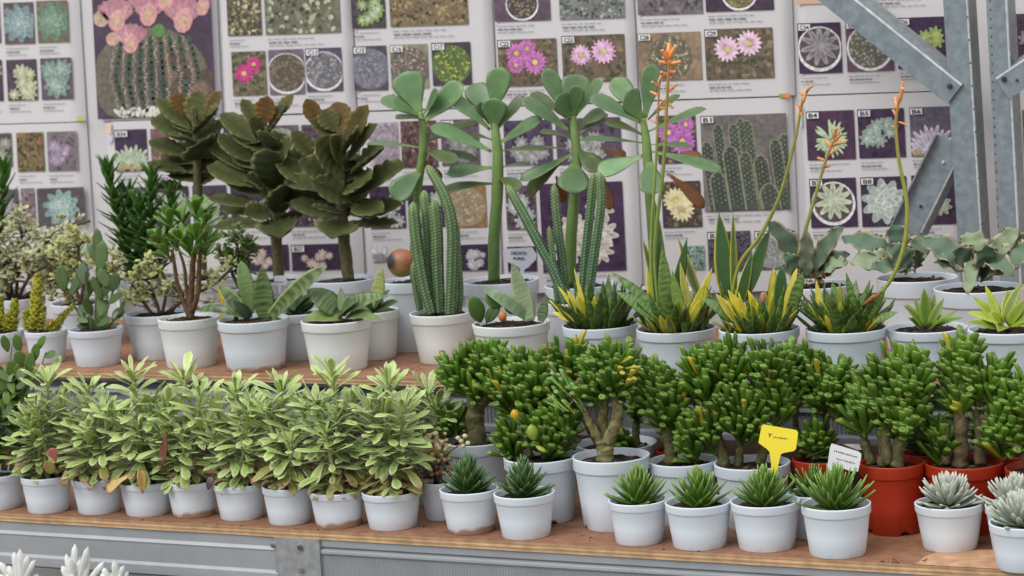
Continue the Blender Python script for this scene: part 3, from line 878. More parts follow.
photo(p, 117, 188, 150, 230, 'rosette', (80, 66, 84)); photo(p, 154, 187, 188, 229, 'rosette'); photo(p, 192, 186, 226, 228, 'cluster', (70, 60, 74)); photo(p, 230, 186, 284, 228, 'cluster'); photo(p, 288, 185, 342, 227, 'texture', (84, 62, 84), (106, 78, 96), (150, 120, 130))
photo(p, 240, 246, 288, 272, 'cluster', PUR, (196, 176, 166), (226, 210, 200), cap=False); photo(p, 291, 245, 341, 271, 'cluster', PUR, (200, 182, 170), (232, 216, 206), 'B57', cap=False); p.done()
p = Page('catalogue poster with magenta flowers and a grey cactus in a white ring', [(215, -33), (347, -36), (353, 111.5), (222, 116)])
photo(p, 226, -6, 260, 36, 'texture', (92, 70, 76), (140, 140, 96), (196, 186, 150)); photo(p, 263, -22, 338, 35, 'texture', (112, 108, 92), (130, 136, 106), (186, 186, 160))
photo(p, 231, 52, 265, 96, 'flowers', (116, 112, 84), (196, 56, 130), (222, 84, 150), label=((.35, .5, .24), (.65, .3, .2)))
photo(p, 268, 50, 303, 95, 'potball', (108, 96, 104), (120, 108, 92), (140, 128, 104)); photo(p, 305, 48.5, 341, 92, 'potball', (84, 74, 90), (140, 138, 142), (176, 174, 178), 'C11'); p.done()
p = Page('catalogue poster with a yellow variegated cactus among grey balls', [(349, -36), (487, -41), (494, 106.5), (355, 111)])
photo(p, 350, -13, 384, 29, 'cluster', (76, 66, 72), (130, 160, 80), (236, 232, 226)); photo(p, 388, -22, 466, 27, 'texture', (126, 110, 84), (140, 122, 92), (166, 146, 106))
photo(p, 352.5, 46.5, 386, 91, 'ball', (84, 72, 84), (130, 128, 140), (166, 164, 176), 'C15'); photo(p, 389.5, 45, 427, 89, 'ball', (140, 132, 112), (120, 108, 100), (196, 186, 166), 'C16'); photo(p, 431, 43, 470, 86, 'ball', (74, 58, 70), (96, 120, 70), (206, 204, 90), 'C17'); p.done()
p = Page('catalogue poster behind the snake-like cactus columns', [(355, 112.5), (493, 108), (500, 292), (366, 296)])
photo(p, 368, 123, 397, 170, 'rosettes', (176, 168, 172), (150, 136, 150), (190, 176, 186)); photo(p, 400, 121.5, 436, 168, 'texture', (98, 72, 82), (120, 88, 84), (150, 120, 110)); photo(p, 440, 120, 478, 166, 'cluster', (98, 84, 96), (130, 130, 130), (176, 180, 166), 'B62')
photo(p, 369, 187, 404, 229, 'cluster', PUR, (176, 180, 176), (214, 216, 208)); photo(p, 407, 186, 443, 228, 'cluster', PUR); photo(p, 446, 185, 485, 228, 'ball', (150, 116, 70), (168, 150, 120), (200, 190, 170))
photo(p, 372, 246, 386, 262, 'agave', (214, 210, 214), (140, 130, 146), (176, 166, 180), cap=False); photo(p, 457, 245, 489, 271, 'cluster', PUR, (196, 194, 200), (230, 228, 232), cap=False); p.done()
p = Page('catalogue poster with two photos of pink daisy-like cactus flowers', [(489, -41), (629, -46), (636, 101), (496, 106)])
photo(p, 493, -14, 549, 22, 'potball', (92, 76, 88), (100, 84, 86), (176, 170, 120)); photo(p, 558, -18, 623, 20, 'texture', (122, 122, 120), (128, 140, 128), (170, 172, 176))
photo(p, 497, 40, 556, 87, 'flowers', (116, 96, 80), (214, 130, 186), (186, 110, 176), 'C22', label=((.32, .3, .26), (.5, .2, .22), (.62, .5, .28), (.3, .55, .2))); photo(p, 561, 36, 624, 83, 'flowers', (110, 94, 78), (226, 160, 206), (236, 206, 226), 'C23', label=((.3, .42, .24), (.66, .36, .29))); p.done()
p = Page('catalogue poster behind the paddle-leaved plants with white blossoms on dark photos', [(495, 107.5), (632, 103), (640, 290), (502, 294)])
photo(p, 503, 121, 551, 166, 'cluster', (80, 66, 92), (150, 150, 150), (206, 206, 200)); photo(p, 555, 119, 620, 165, 'cluster', (90, 76, 94), (150, 150, 146), (206, 206, 206))
photo(p, 505, 186, 535, 230, 'cluster', (90, 76, 88), (176, 180, 176), (226, 226, 226)); photo(p, 539, 184, 622, 273, 'cluster', (66, 44, 74), (196, 190, 180), (230, 226, 214)); photo(p, 507, 247, 536, 272, 'cluster', PUR, (170, 160, 168), (206, 196, 204), cap=False); p.done()
p = Page('catalogue poster with a pale pink double flower and an orange-topped cactus', [(631, -46), (788, -52), (793, 95.5), (638, 100.5)])
photo(p, 636, -24, 701, 15.5, 'texture', (116, 106, 112), (140, 136, 140), (98, 88, 92)); photo(p, 704, -28, 772, 12, 'potball', (66, 48, 66), (140, 132, 92), (176, 170, 110))
photo(p, 637, 33.5, 700, 81.5, 'ball', (140, 120, 96), (120, 110, 92), (196, 196, 150), 'C28'); photo(p, 704, 29.5, 772, 80, 'flowers', (108, 94, 78), (240, 222, 228), (226, 176, 206), 'C29', label=((.32, .4, .28), (.65, .3, .28)))
patch(p, 779, 94, 783, 98, (120, 170, 70)); patch(p, 783, 93.6, 790, 97.6, (226, 140, 60)); p.done()
p = Page('catalogue poster with a large photo of spiny green cactus columns', [(639, 102), (790, 97), (798, 290), (648, 295)])
photo(p, 656, 116, 695, 164, 'flowers', (76, 56, 78), (206, 130, 196), (176, 96, 180), label=((.3, .35, .25), (.65, .55, .3), (.75, .2, .2)))
photo(p, 700, 116, 786, 212, 'columns', (112, 106, 104), (84, 94, 84), (138, 140, 116), 'B1')
photo(p, 661, 182, 700, 228, 'flowers', (64, 48, 66), (222, 210, 160), (236, 226, 186), label=((.35, .4, .3), (.5, .6, .3), (.7, .35, .2)))
photo(p, 686, 246, 704, 270, 'texture', (140, 166, 150), (130, 160, 146), (160, 186, 170), cap=False); photo(p, 707, 232, 750, 272, 'texture', (86, 78, 92), (92, 84, 98), (106, 98, 112), 'B2', cap=False); photo(p, 754, 231, 788, 270, 'ball', (92, 84, 98), (160, 164, 160), (196, 200, 190), 'B3', cap=False); p.done()
p = Page('catalogue poster behind the steel brace with a white-ringed grey rosette', [(793, -52), (952, -58), (958, 90), (798, 95)])
patch(p, 796, -6, 826, 4.5, (214, 176, 150))
photo(p, 797, 23.5, 840, 74, 'potrosette', (58, 38, 68), (120, 114, 120), (164, 158, 162), 'C34'); photo(p, 845, 21.5, 892, 72, 'potball', (96, 70, 90), (130, 130, 116), (180, 180, 160), 'C35'); photo(p, 896, 18, 946, 69, 'cluster', (58, 38, 68), (140, 160, 100), (206, 206, 100), 'C36')
photo(p, 872, -26, 944, -4, 'texture', (110, 100, 104)); p.done()
p = Page('catalogue poster at right with six succulents on purple backgrounds', [(798, 96.5), (958, 91), (966, 290), (806, 295)])
patch(p, 795.5, 103, 801, 115, (236, 200, 186)); patch(p, 796, 116, 801.5, 126, (186, 214, 196))
photo(p, 805.5, 111.5, 853.5, 160.5, 'tufts', (72, 48, 72), (132, 170, 130), (196, 214, 176), 'B4'); photo(p, 857, 109.5, 903.5, 158.5, 'cluster', (64, 40, 70), (140, 160, 150), (206, 218, 206), 'B5'); photo(p, 909, 107.5, 952, 156.5, 'agave', (100, 90, 108), (176, 166, 186), (210, 200, 214), 'B6')
photo(p, 809, 179, 855.5, 228, 'potrosette', (60, 40, 66), (156, 170, 140), (206, 214, 190), 'B7'); photo(p, 860, 177.5, 906, 227, 'rosette', (60, 40, 66), (166, 176, 170), (216, 222, 214), 'B8'); photo(p, 911, 175.5, 955, 225, 'cluster', PUR); p.done()
p = Page('catalogue poster beyond the steel uprights at the right edge', [(966, -58), (1120, -63), (1127, 290), (975, 295)])
photo(p, 1016, 14, 1060, 58, 'cluster', (70, 52, 70), (140, 130, 130), (190, 180, 180)); photo(p, 1064, 12, 1108, 56, 'rosette'); photo(p, 1022, 110, 1066, 156, 'rosette', (110, 98, 100)); p.done()

# ------------------------------------------------------------------ steel frame at the right
YF = 3.80
frame = empty('steel_frame', (at(965, 300, YF).x, YF, 0)); tag(frame, 'galvanised steel frame of two uprights and diagonal braces beside the posters', 'frame')
FS = lin((128, 140, 146)); FSD = lin((134, 140, 142)); FSL = lin((196, 202, 204))  # FSL: light steel tone, a highlight line painted along the bends
def fr(mb, name, mat='steel'):
    o = mb.build(name, M[mat], None, False); o.parent = frame; o.matrix_parent_inverse = Matrix.Translation(-frame.location); return o
def prism(mb, sec, A, B, cols):
    """section given by 3-D offsets swept from A to B"""
    k = len(sec); mb.add([A + s_ for s_ in sec] + [B + s_ for s_ in sec], [(j, (j + 1) % k, k + (j + 1) % k, k + j) for j in range(k)] + [tuple(range(k))[::-1], tuple(k + j for j in range(k))], cols + cols)
def angle(mb, A, B, side, w, dep, th, lean=0, front=0):
    """angle bar: a face plate of width w along `side`, a bend with its highlight painted on, and a flange going back from its far edge; front adds a flange coming forward at the near edge"""
    s_ = side.normalized(); y = V((0, 1, 0)); fl = (y * math.cos(lean) + s_ * math.sin(lean)) * dep
    prism(mb, [V((0, 0, 0)), s_ * (w - .003), s_ * (w - .003) + y * th, y * th], A, B, [FS] * 4)
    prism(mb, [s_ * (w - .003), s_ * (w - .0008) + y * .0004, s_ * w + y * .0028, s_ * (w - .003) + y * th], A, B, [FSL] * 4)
    o_ = s_ * w + y * .0028
    prism(mb, [o_, o_ + fl, o_ + fl - s_ * th, o_ - s_ * th], A, B, [FSD] * 4)
    if front: prism(mb, [V((0, 0, 0)), s_ * th, s_ * th - y * front, -y * front], A, B, [FSD] * 4)
def upright(x0, y0, x1, y1, w, dep):
    A, B = at(x0, y0, YF), at(x1, y1, YF); d = (B - A); B = A + d * ((0 - A.z) / d.z); A = A - d * .35
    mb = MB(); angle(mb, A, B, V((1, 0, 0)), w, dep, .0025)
    sd = V((1, 0, 0)); o = fr(mb, 'upright')
    return A, B
k_ = mpp(at(960, 100, YF))
A1 = upright(943, 0, 951.6, 140, 25 * k_, .05)
A2 = upright(986, 0, 993.2, 140, 21 * k_, .05)
# small punched slots down the outer edge of the uprights
for (x0, x1, ys) in ((990, 995, range(-8, 235, 9)), (966, 976, range(-6, 235, 23))):
    mb = MB()
    for y in ys:
        x = x0 + (x1 - x0) * y / 140; p_ = at(x, y, YF - .0004); mb.add([p_ + V((-.0011, 0, -.0016)), p_ + V((.0011, 0, -.0016)), p_ + V((.0011, 0, .0016)), p_ + V((-.0011, 0, .0016))], [(0, 1, 2, 3)], lin((62, 66, 70)))
    fr(mb, 'slot_row')
def brace(a, b, w_px, dep, flip=1, dY=0, lean=0, front=0):
    A, B = at(*a, YF - dY), at(*b, YF - dY); d = (B - A).normalized(); sd = V((0, 1, 0)).cross(d) * flip
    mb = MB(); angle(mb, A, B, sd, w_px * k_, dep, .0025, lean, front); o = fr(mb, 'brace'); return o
def bolt(x, y, Y, r=.0042, col=(70, 62, 56)):
    b = MB(); p_ = at(x, y, Y); n = 10; vs = []
    for (q, yy) in ((r, 0), (r, -.003), (r * .7, -.0042)):
        for j in range(n): an = 6.2832 * j / n; vs.append(p_ + V((q * math.cos(an), yy, q * math.sin(an))))
    b.add(vs, [(i * n + j, i * n + (j + 1) % n, (i + 1) * n + (j + 1) % n, (i + 1) * n + j) for i in range(2) for j in range(n)] + [tuple(2 * n + j for j in range(n))], lin(col)); fr(b, 'bolt')
brace((778, -32), (947, 104), 25, .036, -1, .006, .3); bolt(950, 86, YF - .0065); 
brace((937, 134), (878, 254), 31, .024, -1, -.004, .2, .014); bolt(921, 206, YF + .0035, .0025, (60, 62, 66)); bolt(943.5, 162, YF + .0035, .0025, (196, 200, 200))
brace((1009, 99), (1090, 45), 25, .03, -1, .006, .3); bolt(1004, 79, YF - .0065); bolt(1017, 80, YF - .0065, .002)
# ------------------------------------------------------------------ front row: variegated succulents
GV = 'variegated succulents in a row on the lower shelf'
SED = [
    ('leftmost small white pot with a variegated succulent tinged red at its foot', 46, 474.5, 51, 515, [(None, 0, 47, 366, -.01), (None, 0, 30, 402, -.02), (None, 0, 62, 392, .0)], 44),
    ('second small white pot from the left, variegated succulent with a short spreading head', 97, 476.5, 52, 516, [(None, 0, 88, 374, 0), (None, 0, 108, 398, -.02), (None, 0, 72, 412, -.01)], 44),
    ('small white pot with a yellowed dead leaf hanging over its rim', 146, 480, 54, 518, [(None, 0, 133, 360, -.01), (None, 0, 154, 386, 0), (None, 0, 122, 404, -.02)], 46),
    ('small white pot of variegated succulent just right of the hanging dead leaf', 192, 479.5, 53, 519.5, [(None, 0, 184, 362, .01), (None, 0, 200, 378, -.015), (None, 0, 168, 402, -.01)], 46),
    ('small white pot of variegated succulent with a shrivelled dark leaf at its left rim', 240, 482, 54, 522, [(None, 0, 236, 374, 0), (None, 0, 252, 394, -.02), (None, 0, 218, 396, .0)], 46),
    ('small white pot of pale variegated succulent left of the steel splice plate bolts', 288, 484.5, 53, 526.5, [(None, 0, 282, 372, .0), (None, 0, 270, 398, -.015), (None, 0, 306, 392, -.01)], 46),
    ('mud-stained small white pot of tall variegated succulent, second from right of its row', 337, 489, 57, 530, [(None, 0, 332, 359, -.01), (None, 0, 318, 386, -.015), (None, 0, 352, 392, 0)], 52),
    ('rightmost small white pot of the variegated succulents, its lower leaves edged pink', 391, 490, 60, 532, [(None, 0, 388, 368, 0), (None, 0, 404, 390, -.015), (None, 0, 372, 404, -.01)], 56),
]
for i, (lab, cx, ry, w, by, sh, nl) in enumerate(SED):
    P = pot('potted_variegated_succulent', lab, 'potted plant', GV, cx, ry, w, by, mat='stain' if i in (3, 6) else 'white', taper=.8, band=.2, soilk=.6)
    sedum(P, sh, nl, .55 + .25 * (i > 4))
    if i == 2:
        pleaf(P, (141, 470), (143, 494), 9, edged(lin((150, 116, 58)), lin((196, 170, 92)), .72, lin((84, 52, 34))), LANCE, dy=-.052, by=-.044, bend=-.3, name='dead_leaf', cup=.4)['label'] = 'yellow and brown dead leaf'
        pleaf(P, (128, 476), (106, 491), 15, edged(lin((196, 186, 120)), lin((214, 120, 120)), .72, lin((206, 92, 104))), SPAT, dy=-.052, by=-.044, bend=-.3, name='dead_leaf')['label'] = 'cream leaf with a pink tip'
        pleaf(P, (160, 466), (166, 432), 9, plain(lin((122, 78, 60))), LANCE, dy=-.052, by=-.044, bend=.4, name='dead_leaf')['label'] = 'curled brown leaf'
    if i == 4: pleaf(P, (212, 476), (208, 490), 8, plain(lin((74, 46, 40))), LANCE, dy=-.052, by=-.044, bend=-.4, name='dead_leaf')['label'] = 'shrivelled dark brown leaf'
    if i == 0:
        pleaf(P, (66, 470), (64, 486), 9, edged(lin((140, 130, 80)), lin((166, 110, 84))), OBOV, dy=-.052, by=-.044, bend=-.2, name='dead_leaf')['label'] = 'wilted brownish leaf'
        pleaf(P, (56, 462), (51, 448), 11, edged(lin((190, 110, 104)), lin((206, 140, 120))), OBOV, dy=-.052, by=-.044, name='red_leaf')['label'] = 'leaf flushed red'
        pleaf(P, (50, 474), (49, 460), 13, edged(lin((150, 150, 96)), lin((180, 140, 100))), OVAL, dy=-.052, by=-.044, name='old_leaf')
# one more of them in the second row
P = pot('potted_variegated_succulent', 'variegated succulent in the second row beside the leftmost thick-trunked jade', 'potted plant', GV, 423, 462, 46, Y=3.125, taper=.8)
sedum(P, [(None, 0, 428, 378, 0), (None, 0, 437, 394, -.01), (None, 0, 416, 396, 0)], 34, .1, .95)

# far left: dark round-leaved plant in the first pot, cut by the frame
P = pot('potted_round_leaved_plant', 'small white pot at the far left edge with a dark green round-leaved plant', 'potted plant', None, -2, 472.5, 53, 511.5, taper=.8, soilk=.6)
tb = MB(); fm = MB()
RL = [((10, 470), (30, 364)), ((2, 470), (12, 345)), ((12, 470), (46, 352)), ((-8, 470), (-16, 380)), ((4, 470), (16, 400)), ((6, 470), (22, 410))]
for b, t in RL:
    tube(tb, [loc(P, b[0], b[1]), loc(P, (b[0] + t[0]) / 2 - 3, (b[1] + t[1]) / 2, -.01), loc(P, t[0], t[1])], [.0018, .0015, .001], lin((92, 100, 58)), 5)
for (x, y, tx, ty, w) in [(8, 352, 3, 335, 9), (19, 352, 16, 334, 10), (22, 368, 18, 350, 12), (33, 362, 38, 343, 10), (44, 356, 57, 353, 9), (28, 374, 32, 352, 12), (14, 378, 10, 360, 11), (36, 350, 46, 336, 9), (24, 382, 38, 372, 10), (8, 392, -4, 380, 12), (20, 398, 30, 386, 10)]:
    pleaf(P, (x, y), (tx, ty), w, plain(lin((88, 122, 62))), OVAL, dy=-.008, mb=fm, face=.8)
for k in range(170):
    x, y = R.uniform(-30, 26), R.uniform(376, 466); a = R.uniform(0, 6.28)
    pleaf(P, (x, y), (x + 13 * math.cos(a), y - 4 - 12 * abs(math.sin(a))), R.uniform(8, 12), plain(lin(R.choice([(70, 98, 44), (96, 126, 56), (56, 82, 40), (80, 110, 48)]))), OVAL, dy=R.uniform(-.015, .015), by=R.uniform(-.03, .03), mb=fm, face=.6, seg=5)
tb.build('stem', M['bark'], P.root); fm.build('foliage', M['gloss'], P.root)

# small pot with pink-cream pearl leaves, half hidden
P = pot('potted_succulent', 'small white pot of cream bead-like succulent half hidden left of the dark spiky rosettes', 'potted plant', None, 441, 480, 43, 521.7, taper=.8, soilk=.6)
fm = MB()
for k in range(230):
    x, y = R.gauss(432, 9), R.uniform(432, 478); c = R.choice([(206, 196, 140), (222, 208, 160), (186, 170, 116), (176, 132, 110)]) if y < 462 else R.choice([(128, 96, 80), (150, 120, 96), (168, 140, 112)])
    if y < 440 and R.random() < .5: continue
    p = loc(P, x, y, R.uniform(-.022, .02)); blob(fm, p, R.uniform(.0028, .0046), jit(lin(c), .12), (1, 1, .8), 6, 4, .1)
for k in range(9): tube(fm, [V((R.uniform(-.012, .012), R.uniform(-.01, .01), P.zs)), loc(P, 430 + R.gauss(0, 8), R.uniform(436, 466), R.uniform(-.02, .02))], .0012, lin((120, 96, 74)), 5)
for (x, y) in ((461, 441), (465, 436), (468, 443), (463, 446), (458, 438)):
    blob(fm, loc(P, x, y, -.01), .0045, lin((222, 212, 170)), (1, 1, .8), 6, 4, .1)
tube(fm, [loc(P, 440, 462), loc(P, 452, 450, -.01), loc(P, 464, 442, -.01)], .0014, lin((130, 110, 80)), 5)
fm.build('foliage', M['leaf'], P.root)

# the spiky rosettes of the front row
DK, DK2 = lin((54, 84, 46)), lin((96, 128, 80)); AL, AL2 = lin((74, 114, 42)), lin((138, 170, 84))
def hcol(c0, c1): return lambda t: plain(mixc(c0, c1, t * .5 + R.uniform(0, .25)), mulc(c1, 1.15), mulc(c1, .9), .12, mulc(c0, .9))
for (lab, cx, ry, w, by, st) in (('dark green cone-shaped spiky rosette in a mud-stained white pot', 469, 488, 60, 536, 1), ('dark green cone-shaped spiky rosette in a clean white pot', 524, 492, 62, 541, 0)):
    P = pot('potted_spiky_succulent', lab, 'potted plant', 'spiky green rosettes in the front row', cx, ry, w, by, mat='stain' if st else 'white', taper=.78, soilk=.62)
    rosette(P, 64, .041, .0155, hcol(DK, DK2), SPIKE, 6, 84, 'leaf', .004, .5, .38, .1, None, .12, 'foliage', 5, .03, .12)
for (lab, cx, ry, w, by, L) in (('bright green spiky rosette in the small white pot below the thick forked trunk', 637.5, 499, 59, 547, .040), ('small white pot with a bright green spiky rosette between two others of its kind', 698, 501, 67, 551.7, .041), ('small white pot with a bright green spiky rosette under the yellow tag', 765, 500, 70, 553.5, .042), ('rightmost small white pot with a spiky green rosette, in front of the printed white tag', 836, 503, 70, 560, .048)):
    P = pot('potted_spiky_succulent', lab, 'potted plant', 'spiky green rosettes in the front row', cx, ry, w, by, taper=.8, soilk=.62)
    rosette(P, 62, L * 1.12, .0128, hcol(AL, AL2), SPIKE, 14, 84, 'leaf', .006, .45, .4, .15, None, .15, 'foliage', 6, .02, .16)
P = pot('potted_spiky_succulent', 'small white pot with a spiky green rosette behind the rightmost one', 'potted plant', 'spiky green rosettes in the front row', 813, 492, 52, 541, taper=.8, soilk=.62)
rosette(P, 46, .042, .0125, hcol(lin((54, 92, 42)), AL2), SPIKE, 14, 82, 'leaf', .006, .35, .4, .15, None, .15, 'foliage', 6, .012, .16)
SV, SV2 = lin((150, 164, 140)), lin((206, 210, 200))
for (lab, cx, ry, w, by, L) in (('small white pot with a pale silvery rosette in front of the red pots', 949, 502, 69, 553.5, .036), ('small white pot with a silvery rosette partly hidden behind the nearest silvery one', 1017, 504, 64, 556.5, .038), ('white pot with a silvery rosette nearest the front at the right edge of the shelf', 1023, 521.5, 68, 574, .038)):
    P = pot('potted_silvery_succulent', lab, 'potted plant', 'silvery rosettes at the right end of the front row', cx, ry, w, by, taper=.78, soilk=.75)
    rosette(P, 88, L * 1.2, .0085, lambda t: plain(mixc(SV, SV2, t * .7 + R.uniform(0, .3)), SV2, lin((104, 122, 84)), .1), FING, 2, 76, 'matte', .006, .5, .5, .1, None, .18, 'foliage', 6, .010, .2)

# white felted fingers on a low tier in front, at the lower left
tip = at(60, 592, 2.80); zt0 = tip.z - .072
bx0, bx1 = at(-260, 590, 2.8).x, at(190, 590, 2.8).x
ft = empty('low_bench', ((bx0 + bx1) / 2, 2.74, 0)); tag(ft, 'low wooden bench in front of the rack carrying the white felted plants', 'bench')
for (lo, hi, nm) in (((bx0, 2.62, zt0 - .016), (bx1, 2.875, zt0), 'top'), ((bx0 + .03, 2.64, 0), (bx0 + .07, 2.68, zt0 - .016), 'leg'), ((bx1 - .07, 2.64, 0), (bx1 - .03, 2.68, zt0 - .016), 'leg'), ((bx0 + .03, 2.82, 0), (bx0 + .07, 2.86, zt0 - .016), 'leg'), ((bx1 - .07, 2.82, 0), (bx1 - .03, 2.86, zt0 - .016), 'leg')):
    mb = MB(); mb.box(lo, hi, TOP); o = mb.build(nm, M['board'], None, False); o.parent = ft; o.matrix_parent_inverse = Matrix.Translation(-ft.location)
WH, WH2 = lin((196, 202, 196)), lin((232, 234, 230))
for (lab, cx, Yq, sh) in (('white felted finger-leaved plant at the very lower left corner', 19, 2.80, [(0, 562, -6), (14, 552, 4), (20, 549, 8), (28, 556, 9), (35, 560, 9), (8, 566, 2), (24, 566, 4)]),
                          ('white felted finger-leaved plant, the middle and tallest of the three at lower left', 76, 2.80, [(66, 554, 0), (75, 544, 0), (88, 547, 3), (89, 556, 8), (104, 562, 12), (70, 558, -2), (80, 560, 2), (62, 566, -4)]),
                          ('white felted finger-leaved plant, rightmost of the three at lower left', 116, 2.80, [(103, 567, -2), (114, 561, 0), (124, 566, 4), (119, 570, 2), (128, 572, 7), (109, 572, -2)])):
    P = pot('potted_white_succulent', lab, 'potted plant', 'white felted finger-leaved plants below the shelf', cx, 592, 50, Y=Yq, z=zt0, taper=.8)
    fm = MB()
    for (tx, ty, off) in sh:
        pleaf(P, (cx + off * .4 + R.uniform(-4, 4), 588), (tx, ty), R.uniform(7.5, 9.5), plain(mixc(WH, WH2, R.random()), WH2, lin((150, 160, 146)), .05), FING, dy=R.uniform(-.012, .008), mb=fm, T=.8, cup=0, face=.7, seg=8, bend=R.uniform(-.15, .15))
    for k in range(22):
        a = R.uniform(0, 6.28); el = R.uniform(.3, 1.2); d = V((math.cos(a) * math.cos(el), math.sin(a) * math.cos(el), math.sin(el)))
        leaf(fm, V((0, 0, P.zs)) + d * .012, d, V((0, 0, 1)), R.uniform(.022, .036), .012, FING, plain(mixc(WH, WH2, R.random()), WH2), T=.8, seg=6)
    fm.build('foliage', M['matte'], P.root)

# ------------------------------------------------------------------ second row: finger-leaved jade plants
GJ = 'finger-leaved jade plants behind the front row'
def jade(lab, cx, ry, w, trunks, blobs, mat='white', base=None, Y=None, taper=.78, notch=True, nm='potted_jade_plant', **k):
    P = pot(nm, lab, 'potted plant', GJ, cx, ry, w, base, Y, mat=mat, taper=taper, band=.19, notch=notch, soilk=.75, step=.05)
    gollum(P, trunks, blobs, **k); return P
jade('finger-leaved jade on a thick mossy single trunk, leftmost of the second row', 476, 440, 64,
     [[(476, 444, 13, 0), (475, 420, 11.5, 0), (474, 402, 10, 0), (470, 388, 7, 0)], [(476, 410, 8, 0), (486, 396, 6, 0), (488, 384, 4, 0)], [(457, 440, 3, -.01), (455, 424, 2.5, -.012), (453, 412, 2, -.012)]],
     [(456, 358, 20, 22, 13, 471, 392), (478, 368, 24, 28, 20, 474, 392), (488, 352, 14, 18, 8, 487, 388), (453, 414, 11, 15, 6, 455, 426)], Y=3.135)
P = jade('jade with a yellow leaf and green bud, left of the forked trunk', 541, 455.5, 76,
     [[(546, 458, 6, 0), (545, 438, 5, 0), (540, 420, 4, 0)], [(530, 456, 5, -.005), (524, 430, 4, -.01), (515, 410, 3.5, -.01)], [(560, 455, 5, .01), (566, 430, 4, .01)]],
     [(514, 376, 23, 34, 24, 520, 410), (532, 372, 18, 26, 10, 530, 408), (546, 420, 22, 28, 17, 545, 440), (508, 432, 14, 18, 6, 524, 444), (566, 406, 16, 26, 10, 562, 440)], base=526, L=.03, r=.0047)
for (x, y, tx, ty, w, c) in ((516, 420, 514, 409, 9, (206, 170, 40)), (534, 441, 531, 424, 12, (140, 166, 72)), (536, 446, 546, 452, 6, (150, 170, 60))):
    pleaf(P, (x, y), (tx, ty), w, plain(lin(c)), OVAL, dy=-.045, by=-.045, T=.7, name='yellow_leaf' if c[0] > 200 else 'bud', mat='gloss')
P = jade('jade with a thick forked mossy trunk and a long-leaved side spray', 611, 455, 78,
     [[(605, 463, 11, 0), (605, 450, 10, 0), (604, 440, 11, 0)], [(603, 446, 8, 0), (594, 430, 5.5, -.005), (587, 416, 4.5, -.01), (582, 404, 3.5, -.012)], [(607, 444, 8, 0), (614, 428, 7.5, 0), (618, 412, 7, 0), (614, 398, 5.5, 0), (616, 380, 4.5, 0), (614, 364, 3, 0)], [(604, 440, 6, .01), (602, 420, 7, .012), (603, 400, 6.5, .012), (596, 392, 4.5, .006)], [(602, 402, 5, .012), (606, 384, 4, .012)]],
     [(608, 362, 23, 26, 22, 612, 388), (594, 374, 12, 22, 8, 598, 392)], base=533, barkc=(142, 138, 92))
fm = MB()
for k in range(34):       # the long-fingered spray on the left branch
    x, y = R.uniform(560, 586), R.uniform(386, 414); a = R.uniform(2.0, 2.9); l = R.uniform(16, 28)
    c = lin(R.choice([(92, 140, 62), (112, 156, 80), (76, 124, 52), (150, 164, 74)]))
    B = loc(P, x, y, R.uniform(-.03, .02)); E_ = loc(P, x + l * math.cos(a), y - l * math.sin(a) * .8, R.uniform(-.03, .02)); finger(fm, B, E_ - B, (E_ - B).length, .0042, jit(c, .15), lin((168, 186, 118)))
for k in range(10): tube(fm, [loc(P, 585, 410, -.01), loc(P, 574, 400, R.uniform(-.02, .01)), loc(P, R.uniform(562, 582), R.uniform(388, 410), R.uniform(-.02, .01))], [.0024, .002, .0014], lin((128, 116, 80)), 5)
fm.build('long_leaf_spray', M['gloss'], P.root)['label'] = 'spray of long finger leaves'
fm = MB()
for k in range(8):
    x, y = R.uniform(617, 630), R.uniform(360, 388); B = loc(P, x, y, -.02); d = V((R.uniform(.2, 1), R.uniform(-1, .2), R.uniform(-.3, .8))); finger(fm, B, d, .02, .0042, jit(lin((170, 164, 56)), .2), lin((206, 192, 90)))
fm.build('yellow_leaves', M['gloss'], P.root)['label'] = 'cluster of yellowed leaves'
jade('jade with an upright fan of leaves, right of the forked trunk', 683, 459.5, 70,
     [[(671, 464, 10, 0), (671, 448, 9, 0), (668, 436, 7.5, 0), (664, 424, 6, 0)], [(690, 462, 4, 0), (692, 440, 3.4, 0)]],
     [(662, 384, 19, 30, 22, 665, 424), (672, 398, 12, 18, 6, 667, 426), (694, 432, 15, 22, 9, 692, 452)], Y=3.092, L=.032, r=.0048, up=1.2)
jade('broad dense jade plant in the white pot behind the yellow tag', 752, 462, 77,
     [[(724, 470, 8, 0), (723, 452, 7, 0), (718, 436, 5, 0)], [(738, 468, 6, .01), (740, 446, 5.5, .01), (736, 430, 4, .01)], [(760, 464, 6, .01), (764, 444, 5, .01), (762, 428, 4, .01)]],
     [(708, 366, 24, 26, 22, 720, 420), (728, 356, 20, 20, 14, 726, 410), (742, 400, 28, 30, 20, 738, 432), (708, 412, 18, 26, 12, 718, 440), (770, 362, 24, 24, 18, 758, 420), (782, 392, 18, 22, 9, 764, 428)], Y=3.092, L=.031)
jade('back-row white pot seen behind the forked trunk, jade with round dark heads', 616, 442.5, 82,
     [[(636, 444, 6, 0), (636, 425, 5, 0), (638, 405, 4, 0)], [(598, 444, 5, 0), (580, 410, 4, 0), (566, 380, 3, 0)]],
     [(642, 376, 16, 22, 14, 638, 408), (628, 432, 13, 10, 7, 630, 442), (562, 354, 20, 20, 14, 570, 384), (636, 396, 10, 10, 4, 637, 412)], Y=3.176, taper=.8, yellow=.12, c=lin((50, 98, 32)))
jade('dark red pot wedged in shadow behind the low white jade pot', 676, 449, 42, [[(668, 450, 5, 0), (674, 430, 4, 0)]], [(684, 420, 14, 18, 8, 674, 432)], 'red', Y=3.192, taper=.8, notch=False, c=lin((46, 92, 30)))
